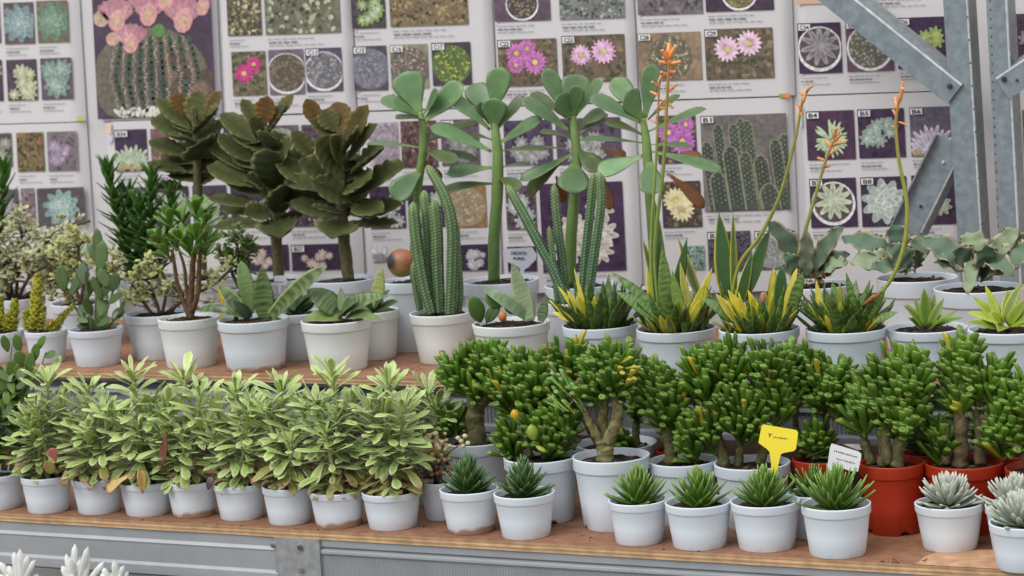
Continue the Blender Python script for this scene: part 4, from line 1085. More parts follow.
jade('red pot of jade half hidden behind the printed white tag', 822, 457.5, 60,
     [[(815, 460, 5, 0), (816, 440, 4, 0), (814, 424, 3, 0)], [(800, 458, 5, .01), (796, 430, 4, .01), (796, 400, 3.5, .01)], [(824, 456, 5, .012), (826, 425, 4, .012), (822, 398, 3.5, .012)]],
     [(814, 430, 14, 18, 10, 815, 446), (824, 372, 26, 24, 22, 824, 400), (798, 364, 20, 22, 15, 796, 404), (842, 388, 14, 18, 8, 828, 408)], 'red', Y=3.13, taper=.76, notch=False)
jade('large bright red pot with a bushy jade on several knobbly trunks', 892, 461.5, 66,
     [[(884, 466, 8, 0), (883, 446, 7, 0), (880, 428, 5, 0)], [(896, 466, 10, -.008), (898, 450, 8, -.008), (902, 434, 6, -.008)], [(872, 464, 7, .008), (866, 446, 6, .008), (862, 430, 4, .008)], [(888, 464, 7, -.015), (886, 440, 5, -.015), (888, 420, 4, -.015)]],
     [(892, 378, 26, 30, 28, 890, 424), (864, 396, 17, 26, 14, 864, 434), (912, 370, 20, 26, 14, 902, 420), (898, 408, 24, 18, 12, 894, 432)], 'red', base=537, taper=.8, notch=True, L=.03, r=.005)
jade('second red pot at right with a two-trunked jade rising high above it', 964, 461, 80,
     [[(960, 466, 10, 0), (961, 440, 9.5, 0), (960, 420, 8.5, 0), (957, 400, 7, 0)], [(980, 464, 8, .012), (980, 436, 7, .012), (977, 410, 5.5, .012)], [(946, 464, 6, -.008), (946, 446, 5, -.008), (947, 426, 3.5, -.008)]],
     [(958, 356, 17, 24, 15, 958, 398), (986, 368, 20, 18, 14, 976, 402), (962, 390, 22, 16, 12, 958, 410), (1002, 396, 17, 20, 10, 980, 416), (934, 430, 17, 20, 11, 946, 452)], 'red', Y=3.124, taper=.78, notch=False, L=.029, r=.0048, barkc=(118, 104, 74))
jade('third red pot cut by the right edge of the frame, jade leaning left', 1045, 467, 80,
     [[(1040, 470, 9, 0), (1036, 445, 8, 0), (1032, 420, 6, 0)], [(1030, 466, 6, -.01), (1016, 446, 4.5, -.012), (1000, 440, 3.5, -.014)]],
     [(1024, 394, 20, 24, 16, 1032, 424), (1000, 424, 20, 20, 12, 1012, 446), (1050, 380, 26, 26, 18, 1038, 420)], 'red', Y=3.122, taper=.78, notch=False, L=.03, r=.0046)
jade('back-row red pot peeking out behind the bushy jade in the bright red pot', 924, 452, 46, [[(914, 452, 5, 0), (922, 430, 4, 0)]], [(926, 420, 12, 18, 7, 922, 436)], 'red', Y=3.195, taper=.8, notch=False, c=lin((46, 90, 30)))
jade('back-row red pot in shadow behind the two-trunked jade', 1004, 454, 46, [[(990, 452, 5, 0), (992, 430, 4, 0)]], [(990, 418, 16, 18, 8, 991, 436)], 'red', Y=3.198, taper=.8, notch=False, c=lin((46, 90, 30)))

# ------------------------------------------------------------------ upper tier, front row
GU = 'larger white pots along the front of the upper shelf'
YG, YG2 = lin((118, 128, 36)), lin((172, 172, 66))
P = pot('potted_stacked_succulent', 'white pot at the left edge of the upper shelf with stubby yellow-green columns', 'potted plant', GU, -3, 331, 54, 364.5, z=ZU, taper=.78)
stack_columns(P, [(2, 331, 0, 296, 7), (12, 331, 15, 300, 8), (-10, 331, -14, 300, 8), (-20, 331, -26, 310, 7), (7, 331, 8, 314, 6)], YG, YG2)
P = pot('potted_stacked_succulent', 'small white pot with one tall and one leaning yellow-green stacked column', 'potted plant', GU, 46, 330, 43, 364.5, z=ZU, taper=.8)
stack_columns(P, [(34, 331, 38, 276, 9.5), (48, 331, 74, 305, 6), (29, 331, 26, 312, 7), (40, 331, 44, 306, 6), (56, 330, 66, 312, 5)], YG, YG2)
P = pot('potted_round_leaved_plant', 'white pot with an upright plant of round dark leaves beside the yellow-green columns', 'potted plant', GU, 95.5, 328, 55, 368, z=ZU, taper=.78)
tb = MB(); fm = MB()
for t in ((98, 240), (84, 270), (63, 280), (115, 285), (120, 312), (82, 308), (104, 262), (88, 300)):
    tube(tb, [x[:3] for x in smooth([loc(P, 94 + (t[0] - 94) * .2, 329), loc(P, 94 + (t[0] - 94) * .55, (329 + t[1]) / 2 + 6, R.uniform(-.01, .01)), loc(P, *t)], 4)], [.0019] * 9, lin((96, 110, 66)), 6)
for (b, t, w) in (((98, 256), (97, 228), 12), ((100, 272), (103, 240), 15), ((98, 262), (91, 244), 12), ((84, 286), (82, 262), 14), ((64, 292), (60, 265), 15), ((70, 296), (84, 268), 12), ((112, 292), (117, 272), 13), ((108, 288), (100, 268), 14), ((112, 320), (124, 308), 13), ((108, 300), (96, 290), 13), ((100, 318), (104, 290), 14), ((90, 312), (78, 306), 12), ((88, 322), (77, 318), 9), ((96, 326), (112, 318), 10), ((104, 296), (110, 280), 10), ((100, 284), (106, 262), 12), ((86, 300), (92, 280), 11), ((118, 316), (126, 300), 9), ((94, 330), (88, 316), 9), ((100, 328), (120, 324), 8), ((92, 326), (76, 326), 8), ((98, 322), (106, 306), 10), ((92, 316), (84, 296), 10), ((108, 304), (122, 292), 9), ((102, 300), (92, 276), 10)):
    pleaf(P, b, t, w * .9, plain(mixc(lin((52, 78, 42)), lin((88, 116, 68)), R.random())), OVAL, dy=R.uniform(-.015, .015), by=R.uniform(-.01, .01), mb=fm, face=R.uniform(.5, .9), T=.12)
tb.build('stem', M['bark'], P.root); fm.build('foliage', M['leaf'], P.root)

# elephant bush behind, cream-edged small leaves
CL, CE = lin((158, 166, 104)), lin((234, 228, 196))
P = pot('potted_variegated_bush', 'white pot of a twiggy cream-leaved bush behind the small jade tree', 'potted plant', GU, 157, 312.5, 65, 361, z=ZU, taper=.78)
shrub(P, [[(160, 314, 0), (152, 290, 0), (142, 268, 0)], [(162, 314, 0), (166, 288, 0), (158, 262, 0)], [(165, 314, .01), (185, 300, .01), (214, 284, .01), (232, 268, .01)], [(152, 314, -.01), (142, 300, -.01), (132, 284, -.01)], [(170, 314, .01), (186, 290, .02), (206, 268, .02)]], CL, CE, 14, .010, .014)
P = pot('potted_jade_tree', 'small jade tree with glossy green leaves on thin branching brown trunks', 'potted plant', GU, 188.5, 317, 62, 369.5, z=ZU, mat='cream', taper=.8)
tb = MB()
for tr in ([(191, 319, 5), (191, 300, 4.6), (192, 280, 4.4), (193, 262, 4), (196, 246, 3)], [(190, 316, 4.5), (183, 300, 3.4), (177, 282, 3), (174, 262, 2.6), (172, 250, 2)], [(192, 312, 4.5), (198, 292, 3.8), (199, 270, 3.4), (201, 250, 2.6)], [(189, 306, 3), (186, 286, 2.6), (184, 266, 2.2), (178, 248, 1.6)], [(172, 262, 1.8), (164, 248, 1.4), (158, 240, 1.2)]):
    s = smooth([(*loc(P, x, y), r_ * P.k * .72) for x, y, r_ in tr], 5); tube(tb, [q[:3] for q in s], [q[3] for q in s], lambda t, j: mulc(lin((92, 70, 52)), R.uniform(.7, 1.15)), 8, .1)
tb.build('trunk', M['bark'], P.root)
tree_rosettes(P, [(x_ + R.uniform(-4, 4), y_ + R.uniform(-4, 4), d_, g_) for x_, y_, d_, g_ in [(170, 222, 0, -.2), (192, 206, 0, .1), (206, 222, 0, .4), (178, 236, -.02, -.2), (160, 238, -.01, -.6), (196, 234, -.025, .1), (210, 240, -.005, .5), (166, 252, .0, -.5), (186, 246, -.02, 0), (204, 252, .01, .3), (180, 216, .02, 0), (198, 216, .02, .2), (174, 246, .02, -.2)]], lin((96, 136, 60)), .040, .0158, n=7)
MG, MY, MD = lin((106, 130, 80)), lin((166, 176, 122)), lin((46, 66, 40))
P = pot('potted_banded_succulent', 'mud-stained white pot with broad banded leaves, right of the small jade tree', 'potted plant', GU, 253, 318.5, 72, 373.5, z=ZU, mat='stain', taper=.8)
for (b, t, w, c, pr, bd, kw) in (((265, 318), (262, 266), 22, banded(MG, MD), LANCE, .1, {}), ((272, 318), (328, 266), 18, banded(MG, MD, MY), STRAP, -.4, {}), ((246, 316), (198, 311), 13, banded(MD, MG, MY, 5), LANCE, -1.1, {}), ((252, 314), (241, 261), 17, banded(lin((92, 120, 70)), MG), OVAL, -.2, {'by': .01, 'dy': .02}), ((244, 316), (217, 283), 15, banded(MD, lin((96, 120, 70)), MY, 5), LANCE, -.5, {}), ((262, 320), (284, 296), 12, banded(MD, MG), LANCE, -.4, {'dy': .02}), ((250, 318), (232, 300), 12, plain(MD), LANCE, -.3, {'dy': -.02})):
    pleaf(P, b, t, w * .98, c, pr, bend=bd, face=.75, T=.16, cup=.45, seg=12, **kw)
mb = MB(); p0 = loc(P, 236, 314, .01); tube(mb, [loc(P, 236, 322, .01), loc(P, 237, 306, .01), loc(P, 239, 292, .01)], .004, lin((120, 96, 66)), 8); mb.build('stem', M['bark'], P.root)
P = pot('potted_succulent', 'white pot squeezed behind the two banded-leaved pots', 'potted plant', GU, 297, 312, 50, 361.5, z=ZU, taper=.8)
fm = MB()
for k in range(20):
    x, y = R.uniform(282, 318), R.uniform(288, 308); pleaf(P, (298 + R.uniform(-5, 5), 313), (x, y), R.uniform(10, 16), plain(lin(R.choice([(48, 72, 42), (62, 88, 50), (84, 108, 66)]))), OVAL, dy=R.uniform(-.02, .02), mb=fm, face=.5, bend=-.4)
fm.build('foliage', M['leaf'], P.root)
P = pot('potted_banded_succulent', 'off-white pot with arching banded leaves, nearest the front edge of the upper shelf', 'potted plant', GU, 336, 319, 71, 373.5, z=ZU, mat='cream', taper=.8)
for (b, t, w, c, bd, dy) in (((338, 314), (306, 290), 19, banded(MG, MD), -.8, -.01), ((342, 318), (303, 321), 13, banded(lin((112, 134, 78)), MG, MY), -.9, -.03), ((340, 314), (388, 297), 17, banded(MG, MD), -.7, 0), ((346, 318), (382, 321), 10, banded(MG, lin((96, 120, 74))), -.8, -.025), ((342, 312), (341, 287), 7, plain(lin((120, 150, 100)), lin((120, 100, 110))), 0, .01), ((340, 316), (360, 300), 12, banded(MD, MG), -.4, -.02), ((338, 316), (318, 304), 12, banded(MD, MG), -.4, .02), ((342, 316), (352, 296), 10, banded(MG, MD), -.3, .025)):
    pleaf(P, b, t, w * 1.35, c, LANCE, bend=bd, face=.6, T=.16, cup=.3, seg=12, dy=dy)
P = pot('potted_succulent', 'white pot behind the arching banded leaves, one pale upright leaf in it', 'potted plant', GU, 373, 310, 52, 361, z=ZU, mat='cream', taper=.8)
pleaf(P, (375, 309), (382, 267), 14, banded(lin((160, 172, 104)), lin((190, 196, 130))), LANCE, face=.8, bend=.1, seg=10)
for (t, w) in (((398, 302), 14), ((390, 290), 12), ((362, 296), 12), ((352, 304), 12), ((380, 300), 14), ((398, 311), 8)):
    pleaf(P, (374, 312), t, w, plain(lin(R.choice([(66, 88, 54), (84, 108, 68), (58, 78, 50)]))), OVAL, bend=-.4, face=.5, dy=R.uniform(-.02, .02))
P = pot('potted_cactus', 'white pot of upright snake-like cactus stems, one arching off to the upper left', 'potted plant', GU, 441, 312, 64, 364.8, z=ZU, mat='cream', taper=.74)
for st in ([(432, 314, 6, -.01), (423, 280, 7, -.01), (416, 235, 7, -.01), (413, 202, 6.5, -.01)], [(436, 312, 6, .012), (431, 270, 6.5, .015), (428, 225, 6.5, .015), (424, 190, 6, .015)], [(440, 313, 6, 0), (438, 270, 6.5, 0), (437, 230, 6.5, 0), (434, 200, 6, 0)], [(450, 314, 6, -.015), (452, 270, 6.5, -.015), (452, 225, 6.5, -.015), (444, 195, 6, -.015), (427, 165, 5, -.012)], [(457, 312, 5, .01), (459, 290, 5, .01), (457, 250, 4.5, .012), (456, 222, 4, .012)], [(420, 310, 4, .01), (416, 285, 4.5, .01), (413, 262, 4, .01)]):
    cactus_stem(P, st)
P = pot('potted_banded_succulent', 'white pot with pale mottled leaves and an orange-brown bud on the soil', 'potted plant', GU, 511, 322, 78, 378, z=ZU, mat='cream', taper=.8)
PM, PD = lin((146, 162, 122)), lin((82, 108, 72))
for (b, t, w, c, pr, bd, dy) in (((530, 321), (512, 262), 19, banded(PM, lin((116, 136, 92)), lin((176, 184, 150)), 14), LANCE, .35, .0), ((527, 318), (482, 290), 15, banded(lin((110, 136, 92)), PD, MY, 7), LANCE, -1.1, -.01), ((481, 322), (471, 296), 17, plain(lin((92, 124, 76))), OVAL, -.3, -.02), ((502, 306), (484, 296), 17, plain(lin((78, 108, 60))), OVAL, -.3, -.02), ((541, 321), (546, 296), 11, banded(PD, PM), LANCE, 0, 0), ((520, 312), (504, 306), 14, plain(lin((66, 92, 52))), OVAL, -.3, -.01), ((486, 322), (500, 306), 13, plain(lin((74, 104, 60))), OVAL, -.4, .0), ((478, 324), (473, 336), 6, plain(lin((62, 70, 50))), LANCE, -.4, -.04)):
    pleaf(P, b, t, w, c, pr, bend=bd, face=.75, T=.16, cup=.25, seg=12, dy=dy, by=-.02 if w == 6 else 0)
mb = MB(); tube(mb, [loc(P, 486, 324, -.01), loc(P, 490, 314, -.012), loc(P, 496, 306, -.012)], .0012, lin((90, 110, 60)), 5); mb.build('stem', M['bark'], P.root)
mb = MB(); blob(mb, loc(P, 502.5, 316.5, -.03), .0075, lin((176, 112, 52)), (.9, .9, 1.1), 10, 8, .05); mb.build('bud', M['flower'], P.root)['label'] = 'orange-brown bud'

# yellow-striped aloes and snake plants
YA, YB, GA, GB = lin((206, 196, 66)), lin((226, 216, 120)), lin((62, 98, 44)), lin((122, 152, 88))
def striped(P, n, L, Wd, yel, el0=20, el1=80, bright=1.0):
    L *= 1.18; Wd *= 1.2; n = int(n * 1.6); el0 += 22; yel *= 1.35
    mb = MB(); ym = MB(); a = R.uniform(0, 6)
    for i in range(n):
        t = i / n; a += 2.39996; el = math.radians(el0 + (el1 - el0) * t + R.uniform(-10, 10)); rad = V((math.cos(a), math.sin(a), 0)); d = rad * math.cos(el) + V((0, 0, math.sin(el)))
        b = V((0, 0, P.zs)) + rad * P.r * R.uniform(.2, .75)
        l = L * R.uniform(.6, 1.15)
        if R.random() < yel: leaf(ym, b, d, V((0, 0, 1)) - rad * .3, l * .85, Wd * R.uniform(.75, 1.1), LANCE, edged(YA, YB, .72) if R.random() < .6 else edged(lin((140, 156, 60)), YA), T=.25, bend=R.uniform(-.1, .35), cup=.3, seg=7)
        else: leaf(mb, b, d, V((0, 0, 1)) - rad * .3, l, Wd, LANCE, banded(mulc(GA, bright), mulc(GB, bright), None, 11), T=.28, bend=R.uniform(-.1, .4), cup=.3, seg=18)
    mb.build('green_leaves', M['leaf'], P.root)
    if ym.v: ym.build('yellow_leaves', M['leaf'], P.root)['label'] = 'yellow leaves'
P = pot('potted_striped_succulent', 'white pot with yellow leaves at left, dark green at right, before the slender cactus', 'potted plant', GU, 600, 324, 76, 379, z=ZU, taper=.8)
striped(P, 34, .058, .013, .12, 15, 80, .75)
for (b, t, w) in (((585, 323), (567, 290), 9), ((580, 324), (549, 300), 8), ((582, 324), (552, 312), 9), ((588, 323), (574, 268), 5), ((590, 324), (576, 296), 10), ((596, 324), (594, 296), 9), ((584, 322), (558, 286), 6), ((600, 324), (606, 300), 7)):
    pleaf(P, b, t, w, edged(YA, YB) if R.random() < .7 else edged(lin((176, 180, 80)), GB), LANCE, dy=-.025, by=-.02, face=.75, name='yellow_leaf', cup=.3)
P = pot('potted_striped_succulent', 'white pot of banded dark leaves with two tall stalks of orange blossoms', 'potted plant', GU, 676, 327.5, 80, 383, z=ZU, taper=.8)
striped(P, 30, .055, .013, .25, 15, 75, .85)
for (b, t, w, c, bd, dy) in (((668, 322), (611, 272), 12, banded(GA, GB), -.5, -.02), ((664, 324), (616, 292), 17, banded(GA, GB, None, 14), -.5, -.035), ((668, 320), (662, 246), 15, banded(GB, GA, None, 14), .1, .0), ((672, 322), (687, 238), 13, plain(mulc(GA, .9), None, mulc(GB, .8)), -.2, 0), ((664, 318), (643, 240), 7, edged(GA, YA), .1, .01), ((654, 316), (648, 258), 10, edged(YA, YB), .1, .01), ((690, 322), (680, 262), 9, edged(lin((160, 166, 84)), YB), 0, -.01), ((682, 324), (672, 270), 12, banded(GB, mulc(GB, 1.3)), .1, -.02), ((690, 324), (705, 282), 10, edged(YA, YB), -.2, -.02), ((694, 322), (712, 268), 10, edged(YA, YB), -.3, 0), ((692, 325), (700, 300), 10, edged(YA, YB), 0, -.03), ((700, 300), (678, 238), 10, edged(mulc(GA, .7), YB), 0, .02), ((664, 300), (655, 200), 11, edged(mulc(GA, .8), GB), 0, .02)):
    pleaf(P, b, t, w, c, LANCE if w > 8 else STRAP, bend=bd, dy=dy, by=dy * .5, face=.75, T=.22, cup=.3, seg=12)
stalk(P, [(660, 318, 2, 0), (655, 270, 2, 0), (656, 230, 2, -.005), (663, 170, 1.9, -.01), (667, 100, 1.6, -.01), (669, 60, 1.2, -.01)], (128, 150, 70),
      [(668, 60, 676, 46, 2.4), (668, 62, 662, 50, 2.2), (668, 66, 680, 62, 2.2), (668, 64, 659, 62, 2), (668, 78, 661, 72, 1.8), (668, 92, 678, 84, 1.6), (668, 104, 673, 108, 1.6), (668, 110, 660, 108, 1.4), (668, 74, 675, 72, 2.2), (668, 55, 669, 44, 2.4), (668, 122, 666, 112, 1.8)], (222, 128, 74))
stalk(P, [(656, 318, 1.8, 0), (651, 270, 1.8, 0), (652, 220, 1.7, 0), (656, 160, 1.5, 0), (658, 110, 1.2, 0), (659, 84, 1, 0)], (138, 156, 76),
      [(658, 96, 651, 92, 1.4), (658, 108, 664, 100, 1.3), (658, 88, 652, 82, 1.5), (658, 84, 661, 76, 1.4), (657, 124, 651, 120, 1.2)], (222, 132, 96))
P = pot('potted_striped_succulent', 'white pot of yellow and green leaves around a tall dark yellow-edged leaf', 'potted plant', GU, 759, 328, 81, 384, z=ZX, taper=.8)
striped(P, 40, .058, .012, .42, 15, 75)
SNG = lin((48, 84, 44))
for (b, t, w, c, bd, dy, pr) in (((727, 300), (719, 213), 20, edged(SNG, YA, .95), 0, .02, LANCE), ((734, 300), (733, 212), 8, edged(SNG, YA, .72), 0, .025, LANCE), ((742, 300), (770, 229), 16, edged(SNG, lin((140, 160, 100)), .95), -.2, .02, LANCE), ((738, 308), (752, 252), 12, edged(SNG, YB, .95), -.1, .01, LANCE), ((760, 320), (748, 290), 9, edged(YA, YB), .1, -.02, LANCE), ((750, 326), (728, 290), 13, edged(YA, YB), .2, -.035, LANCE), ((742, 325), (716, 294), 12, edged(lin((190, 176, 70)), YB), .2, -.03, LANCE), ((756, 326), (752, 296), 9, edged(YA, lin((120, 140, 60))), 0, -.035, LANCE), ((782, 320), (797, 268), 8, edged(YB, YA), -.1, 0, STRAP), ((770, 320), (774, 268), 9, edged(YA, GA), 0, 0, STRAP), ((778, 320), (782, 266), 13, edged(SNG, GB, .95), 0, .005, STRAP), ((788, 322), (803, 272), 12, banded(GA, GB), -.2, 0, STRAP), ((736, 322), (700, 297), 12, banded(lin((84, 112, 70)), GB), -.5, -.03, LANCE)):
    pleaf(P, b, t, w, c, pr, bend=bd, dy=dy, by=dy * .5, face=.8, T=.18, cup=.25, seg=12)
stalk(P, [(728, 322, 2, .01), (738, 268, 2, .01), (760, 236, 2, .01), (780, 195, 1.8, .01), (795, 140, 1.6, .01), (802, 104, 1.3, .01), (808, 90, 1.1, .01)], (140, 150, 64),
      [(802, 104, 806, 94, 2.2), (806, 92, 812, 86, 1.8), (804, 96, 800, 92, 1.2), (801, 110, 797, 104, 1.2), (800, 116, 804, 110, 1.1)], (196, 120, 60))
mb = MB(); blob(mb, loc(P, 763, 298, -.03), .006, lin((176, 112, 84)), (.7, .7, 1.5), 8, 6, .1); mb.build('bud', M['flower'], P.root)['label'] = 'dry reddish bud'
P = pot('potted_striped_succulent', 'white pot of dense dark green leaves with one long curved flower stalk', 'potted plant', GU, 846, 327.5, 81, 384, z=ZX, taper=.8)
striped(P, 54, .056, .015, .16, 12, 78, .85)
for (b, t, w, c) in (((822, 318), (816, 280), 8, edged(YB, YA)), ((838, 318), (840, 282), 8, edged(lin((176, 180, 80)), GB)), ((838, 322), (836, 300), 8, edged(YA, YB)), ((852, 322), (848, 300), 7, edged(YA, YB)), ((830, 322), (834, 304), 5, edged(YA, YB)), ((846, 322), (858, 300), 6, edged(YA, GB)), ((828, 324), (812, 322), 10, edged(YA, GB)), ((856, 320), (846, 272), 9, banded(GA, GB)), ((866, 318), (886, 288), 12, banded(GA, GB)), ((872, 322), (898, 312), 10, banded(GA, GB))):
    pleaf(P, b, t, w, c, LANCE, dy=-.025, by=-.02, face=.75, T=.2, cup=.3, seg=10)
stalk(P, [(858, 318, 2, -.01), (874, 300, 2, -.01), (892, 278, 2.1, -.01), (904, 245, 2.2, -.005), (907, 205, 2.1, 0), (899, 160, 1.9, 0), (896, 125, 1.6, 0), (899, 100, 1.3, 0), (903, 86, 1, 0)], (150, 152, 62),
      [(898, 112, 895, 98, 2.2), (899, 104, 903, 88, 2.2), (897, 118, 893, 110, 1.6), (902, 92, 903, 82, 1.8), (898, 122, 908, 126, 1.2), (897, 130, 892, 126, 1.1)], (206, 122, 66))
mb = MB(); tube(mb, [loc(P, 862, 306, -.03), loc(P, 872, 298, -.032), loc(P, 880, 294, -.03)], [.002, .004, .002], lin((150, 96, 60)), 6, .2); mb.build('dead_leaf', M['bark'], P.root)['label'] = 'curled brown leaf'
HG, HY = lin((78, 116, 46)), lin((180, 190, 68))
P = pot('potted_snake_plant', 'small green star-shaped snake plant with golden edges, left of the paler golden one', 'potted plant', GU, 927, 327, 80, 381.5, z=ZX, taper=.8)
for (b, t, w, bd, dy) in (((926, 326), (924, 288), 13, 0, .0), ((930, 325), (944, 298), 9, -.2, .01), ((922, 325), (906, 304), 9, -.3, 0), ((924, 327), (903, 305), 10, -.5, -.02), ((932, 326), (957, 311), 9, -.4, .01), ((930, 328), (963, 318), 10, -.5, -.01), ((924, 325), (914, 298), 8, -.1, .02), ((928, 326), (935, 294), 10, -.1, .015), ((932, 329), (948, 318), 10, -.4, -.025), ((920, 328), (908, 318), 9, -.4, -.02), ((928, 325), (926, 296), 10, 0, .025)):
    pleaf(P, b, t, w, edged(HG, HY, .72), LANCE, bend=bd, dy=dy, face=.6, T=.14, cup=.25, seg=9)
P = pot('potted_snake_plant', 'pale golden star-shaped snake plant at the right end of the upper shelf', 'potted plant', GU, 1010, 328, 84, 386, z=ZX, taper=.8)
for (b, t, w, bd, dy) in (((1000, 322), (985, 285), 10, -.1, .01), ((1004, 320), (1022, 282), 11, -.1, .02), ((1004, 324), (966, 312), 12, -.4, 0), ((1008, 322), (1040, 300), 12, -.3, .01), ((1000, 324), (972, 296), 11, -.2, .015), ((1002, 326), (990, 312), 14, -.5, -.03), ((1004, 327), (998, 332), 14, -.8, -.035), ((1010, 326), (1046, 316), 14, -.5, -.02), ((1006, 322), (1008, 290), 12, 0, .02), ((996, 328), (968, 322), 11, -.5, -.02), ((1008, 325), (1030, 296), 12, -.2, -.005), ((1012, 328), (1034, 326), 12, -.6, -.03)):
    pleaf(P, b, t, w, edged(mixc(HG, HY, R.uniform(.1, .65)), mulc(HY, 1.1), .72), LANCE, bend=bd, dy=dy, face=.6, T=.16, cup=.3, seg=9)

# ------------------------------------------------------------------ upper tier, back row
GBk = 'white pots standing at the back of the upper shelf'
P = pot('potted_variegated_bush', 'twiggy cream-leaved bush spreading at the left edge of the upper shelf', 'potted plant', GBk, 17, 297, 56, Y=3.50, z=ZU, taper=.78)
shrub(P, [[(16, 300, 0), (20, 270, 0), (40, 250, -.01), (60, 230, -.01), (90, 221, -.01)], [(14, 300, 0), (6, 270, -.01), (-6, 244, -.01)], [(18, 300, 0), (30, 276, -.02), (50, 262, -.02), (72, 256, -.02)], [(12, 300, 0), (10, 262, .01), (22, 236, .01), (14, 226, .01)], [(20, 300, 0), (44, 284, 0), (66, 276, 0)], [(10, 300, 0), (0, 280, -.02), (-20, 262, -.02)]], lin((158, 164, 112)), lin((232, 224, 196)), 26, .0115, .021)
P = pot('potted_variegated_bush', 'cream-leaved bush behind the upright round-leaved plant', 'potted plant', GBk, 80, 302, 58, Y=3.46, z=ZU, taper=.78)
shrub(P, [[(80, 304, 0), (72, 280, 0), (54, 262, 0)], [(80, 304, 0), (84, 276, 0), (78, 252, 0), (84, 240, 0)], [(82, 304, 0), (100, 280, .01), (116, 262, .01)], [(78, 304, .01), (60, 286, .02), (44, 268, .02)]], CL, CE, 18, .0105, .018)
SK = lin((64, 108, 42))
P = pot('potted_spiky_succulent', 'tall dark green spiky column at the left edge of the upper shelf', 'potted plant', GBk, -4, 290, 60, Y=3.60, z=ZU, taper=.78)
spiky_stems(P, [(-2, 292, 4, 162, 0), (-12, 292, -16, 190, .01)], SK, .048, .0125, 9)
P = pot('potted_spiky_succulent', 'white pot of several tall dark green spiky columns behind the small jade tree', 'potted plant', GBk, 146, 277, 62, Y=3.60, z=ZU, taper=.78)
spiky_stems(P, [(134, 280, 108, 162, -.01), (142, 280, 128, 186, .01), (150, 280, 152, 170, 0), (156, 278, 172, 188, .015), (146, 280, 140, 196, -.015), (138, 280, 118, 198, .02)], SK, .046, .012, 10)
P = pot('potted_small_leaved_shrub', 'slender small-leaved shrub rising beside the nearest dark felted plant', 'potted plant', GBk, 240, 286, 46, Y=3.45, z=ZU, taper=.78)
shrub(P, [[(240, 288, 0), (238, 262, 0), (237, 234, 0)], [(240, 288, 0), (246, 266, 0), (248, 246, 0)], [(239, 288, 0), (230, 268, 0), (226, 254, 0)]], lin((72, 100, 50)), lin((116, 134, 84)), 14, .010, .007)
GK = 'dark felted plants at the back of the upper shelf'
P = pot('potted_felt_plant', 'leftmost dark felted plant with scalloped leaves, in a white pot', 'potted plant', GK, 208, 277, 66, Y=3.62, z=ZU, taper=.76)
kalanchoe(P, [(203, 279, 5), (200, 240, 5), (198, 190, 4.6), (197, 150, 4), (195, 124, 2.6)], [
    ((186, 116), (175, 93), 15, .0, .9), ((194, 126), (200, 91), 21, .02, .1), ((206, 118), (220, 91), 12, .03, .75), ((191, 130), (157, 98), 15, .0, .05), ((193, 134), (218, 108), 24, -.02, 0), ((190, 138), (151, 119), 18, -.01, 0), ((192, 142), (232, 121), 17, .01, 0),
    ((188, 156), (149, 141), 17, -.01, .05), ((197, 160), (203, 140), 32, -.07, 0), ((188, 172), (147, 163), 12, -.01, .1), ((186, 190), (156, 184), 14, .0, .1), ((200, 150), (238, 138), 18, .03, 0), ((200, 172), (236, 164), 14, .03, 0), ((197, 130), (196, 108), 18, -.03, .1), ((196, 150), (184, 136), 20, -.05, 0)])
P = pot('potted_felt_plant', 'middle dark felted plant with scalloped leaves and bronze tip', 'potted plant', GK, 272, 279, 66, Y=3.58, z=ZU, taper=.76)
kalanchoe(P, [(279, 281, 5.5), (277, 250, 5.5), (274, 200, 5), (270, 150, 4), (266, 126, 2.6)], [
    ((260, 130), (242, 99), 13, .01, .1), ((264, 126), (268, 96), 18, .0, .9), ((276, 118), (293, 95), 13, .02, .4), ((265, 136), (286, 105), 22, .0, .05), ((256, 143), (221, 114), 18, .01, 0), ((255, 164), (218, 135), 20, .0, 0), ((254, 174), (206, 142), 17, .02, 0), ((256, 187), (207, 166), 22, -.02, 0),
    ((264, 206), (208, 198), 14, -.01, 0), ((264, 224), (213, 227), 13, -.01, .05), ((274, 192), (266, 149), 30, -.06, 0), ((272, 154), (264, 131), 23, -.04, 0), ((276, 214), (287, 184), 27, -.05, 0), ((276, 220), (281, 238), 34, -.06, 0), ((277, 178), (308, 149), 20, .03, 0), ((277, 218), (304, 214), 9, .02, 0), ((272, 168), (292, 140), 24, -.03, 0),
    ((270, 196), (246, 178), 24, -.05, 0), ((272, 212), (244, 214), 20, -.05, 0), ((278, 200), (306, 196), 18, .03, 0), ((264, 140), (250, 118), 18, -.02, .1)])
P = pot('potted_felt_plant', 'rightmost and widest dark felted plant with brown-orange top leaves', 'potted plant', GK, 342, 278.5, 70, Y=3.56, z=ZU, taper=.76)
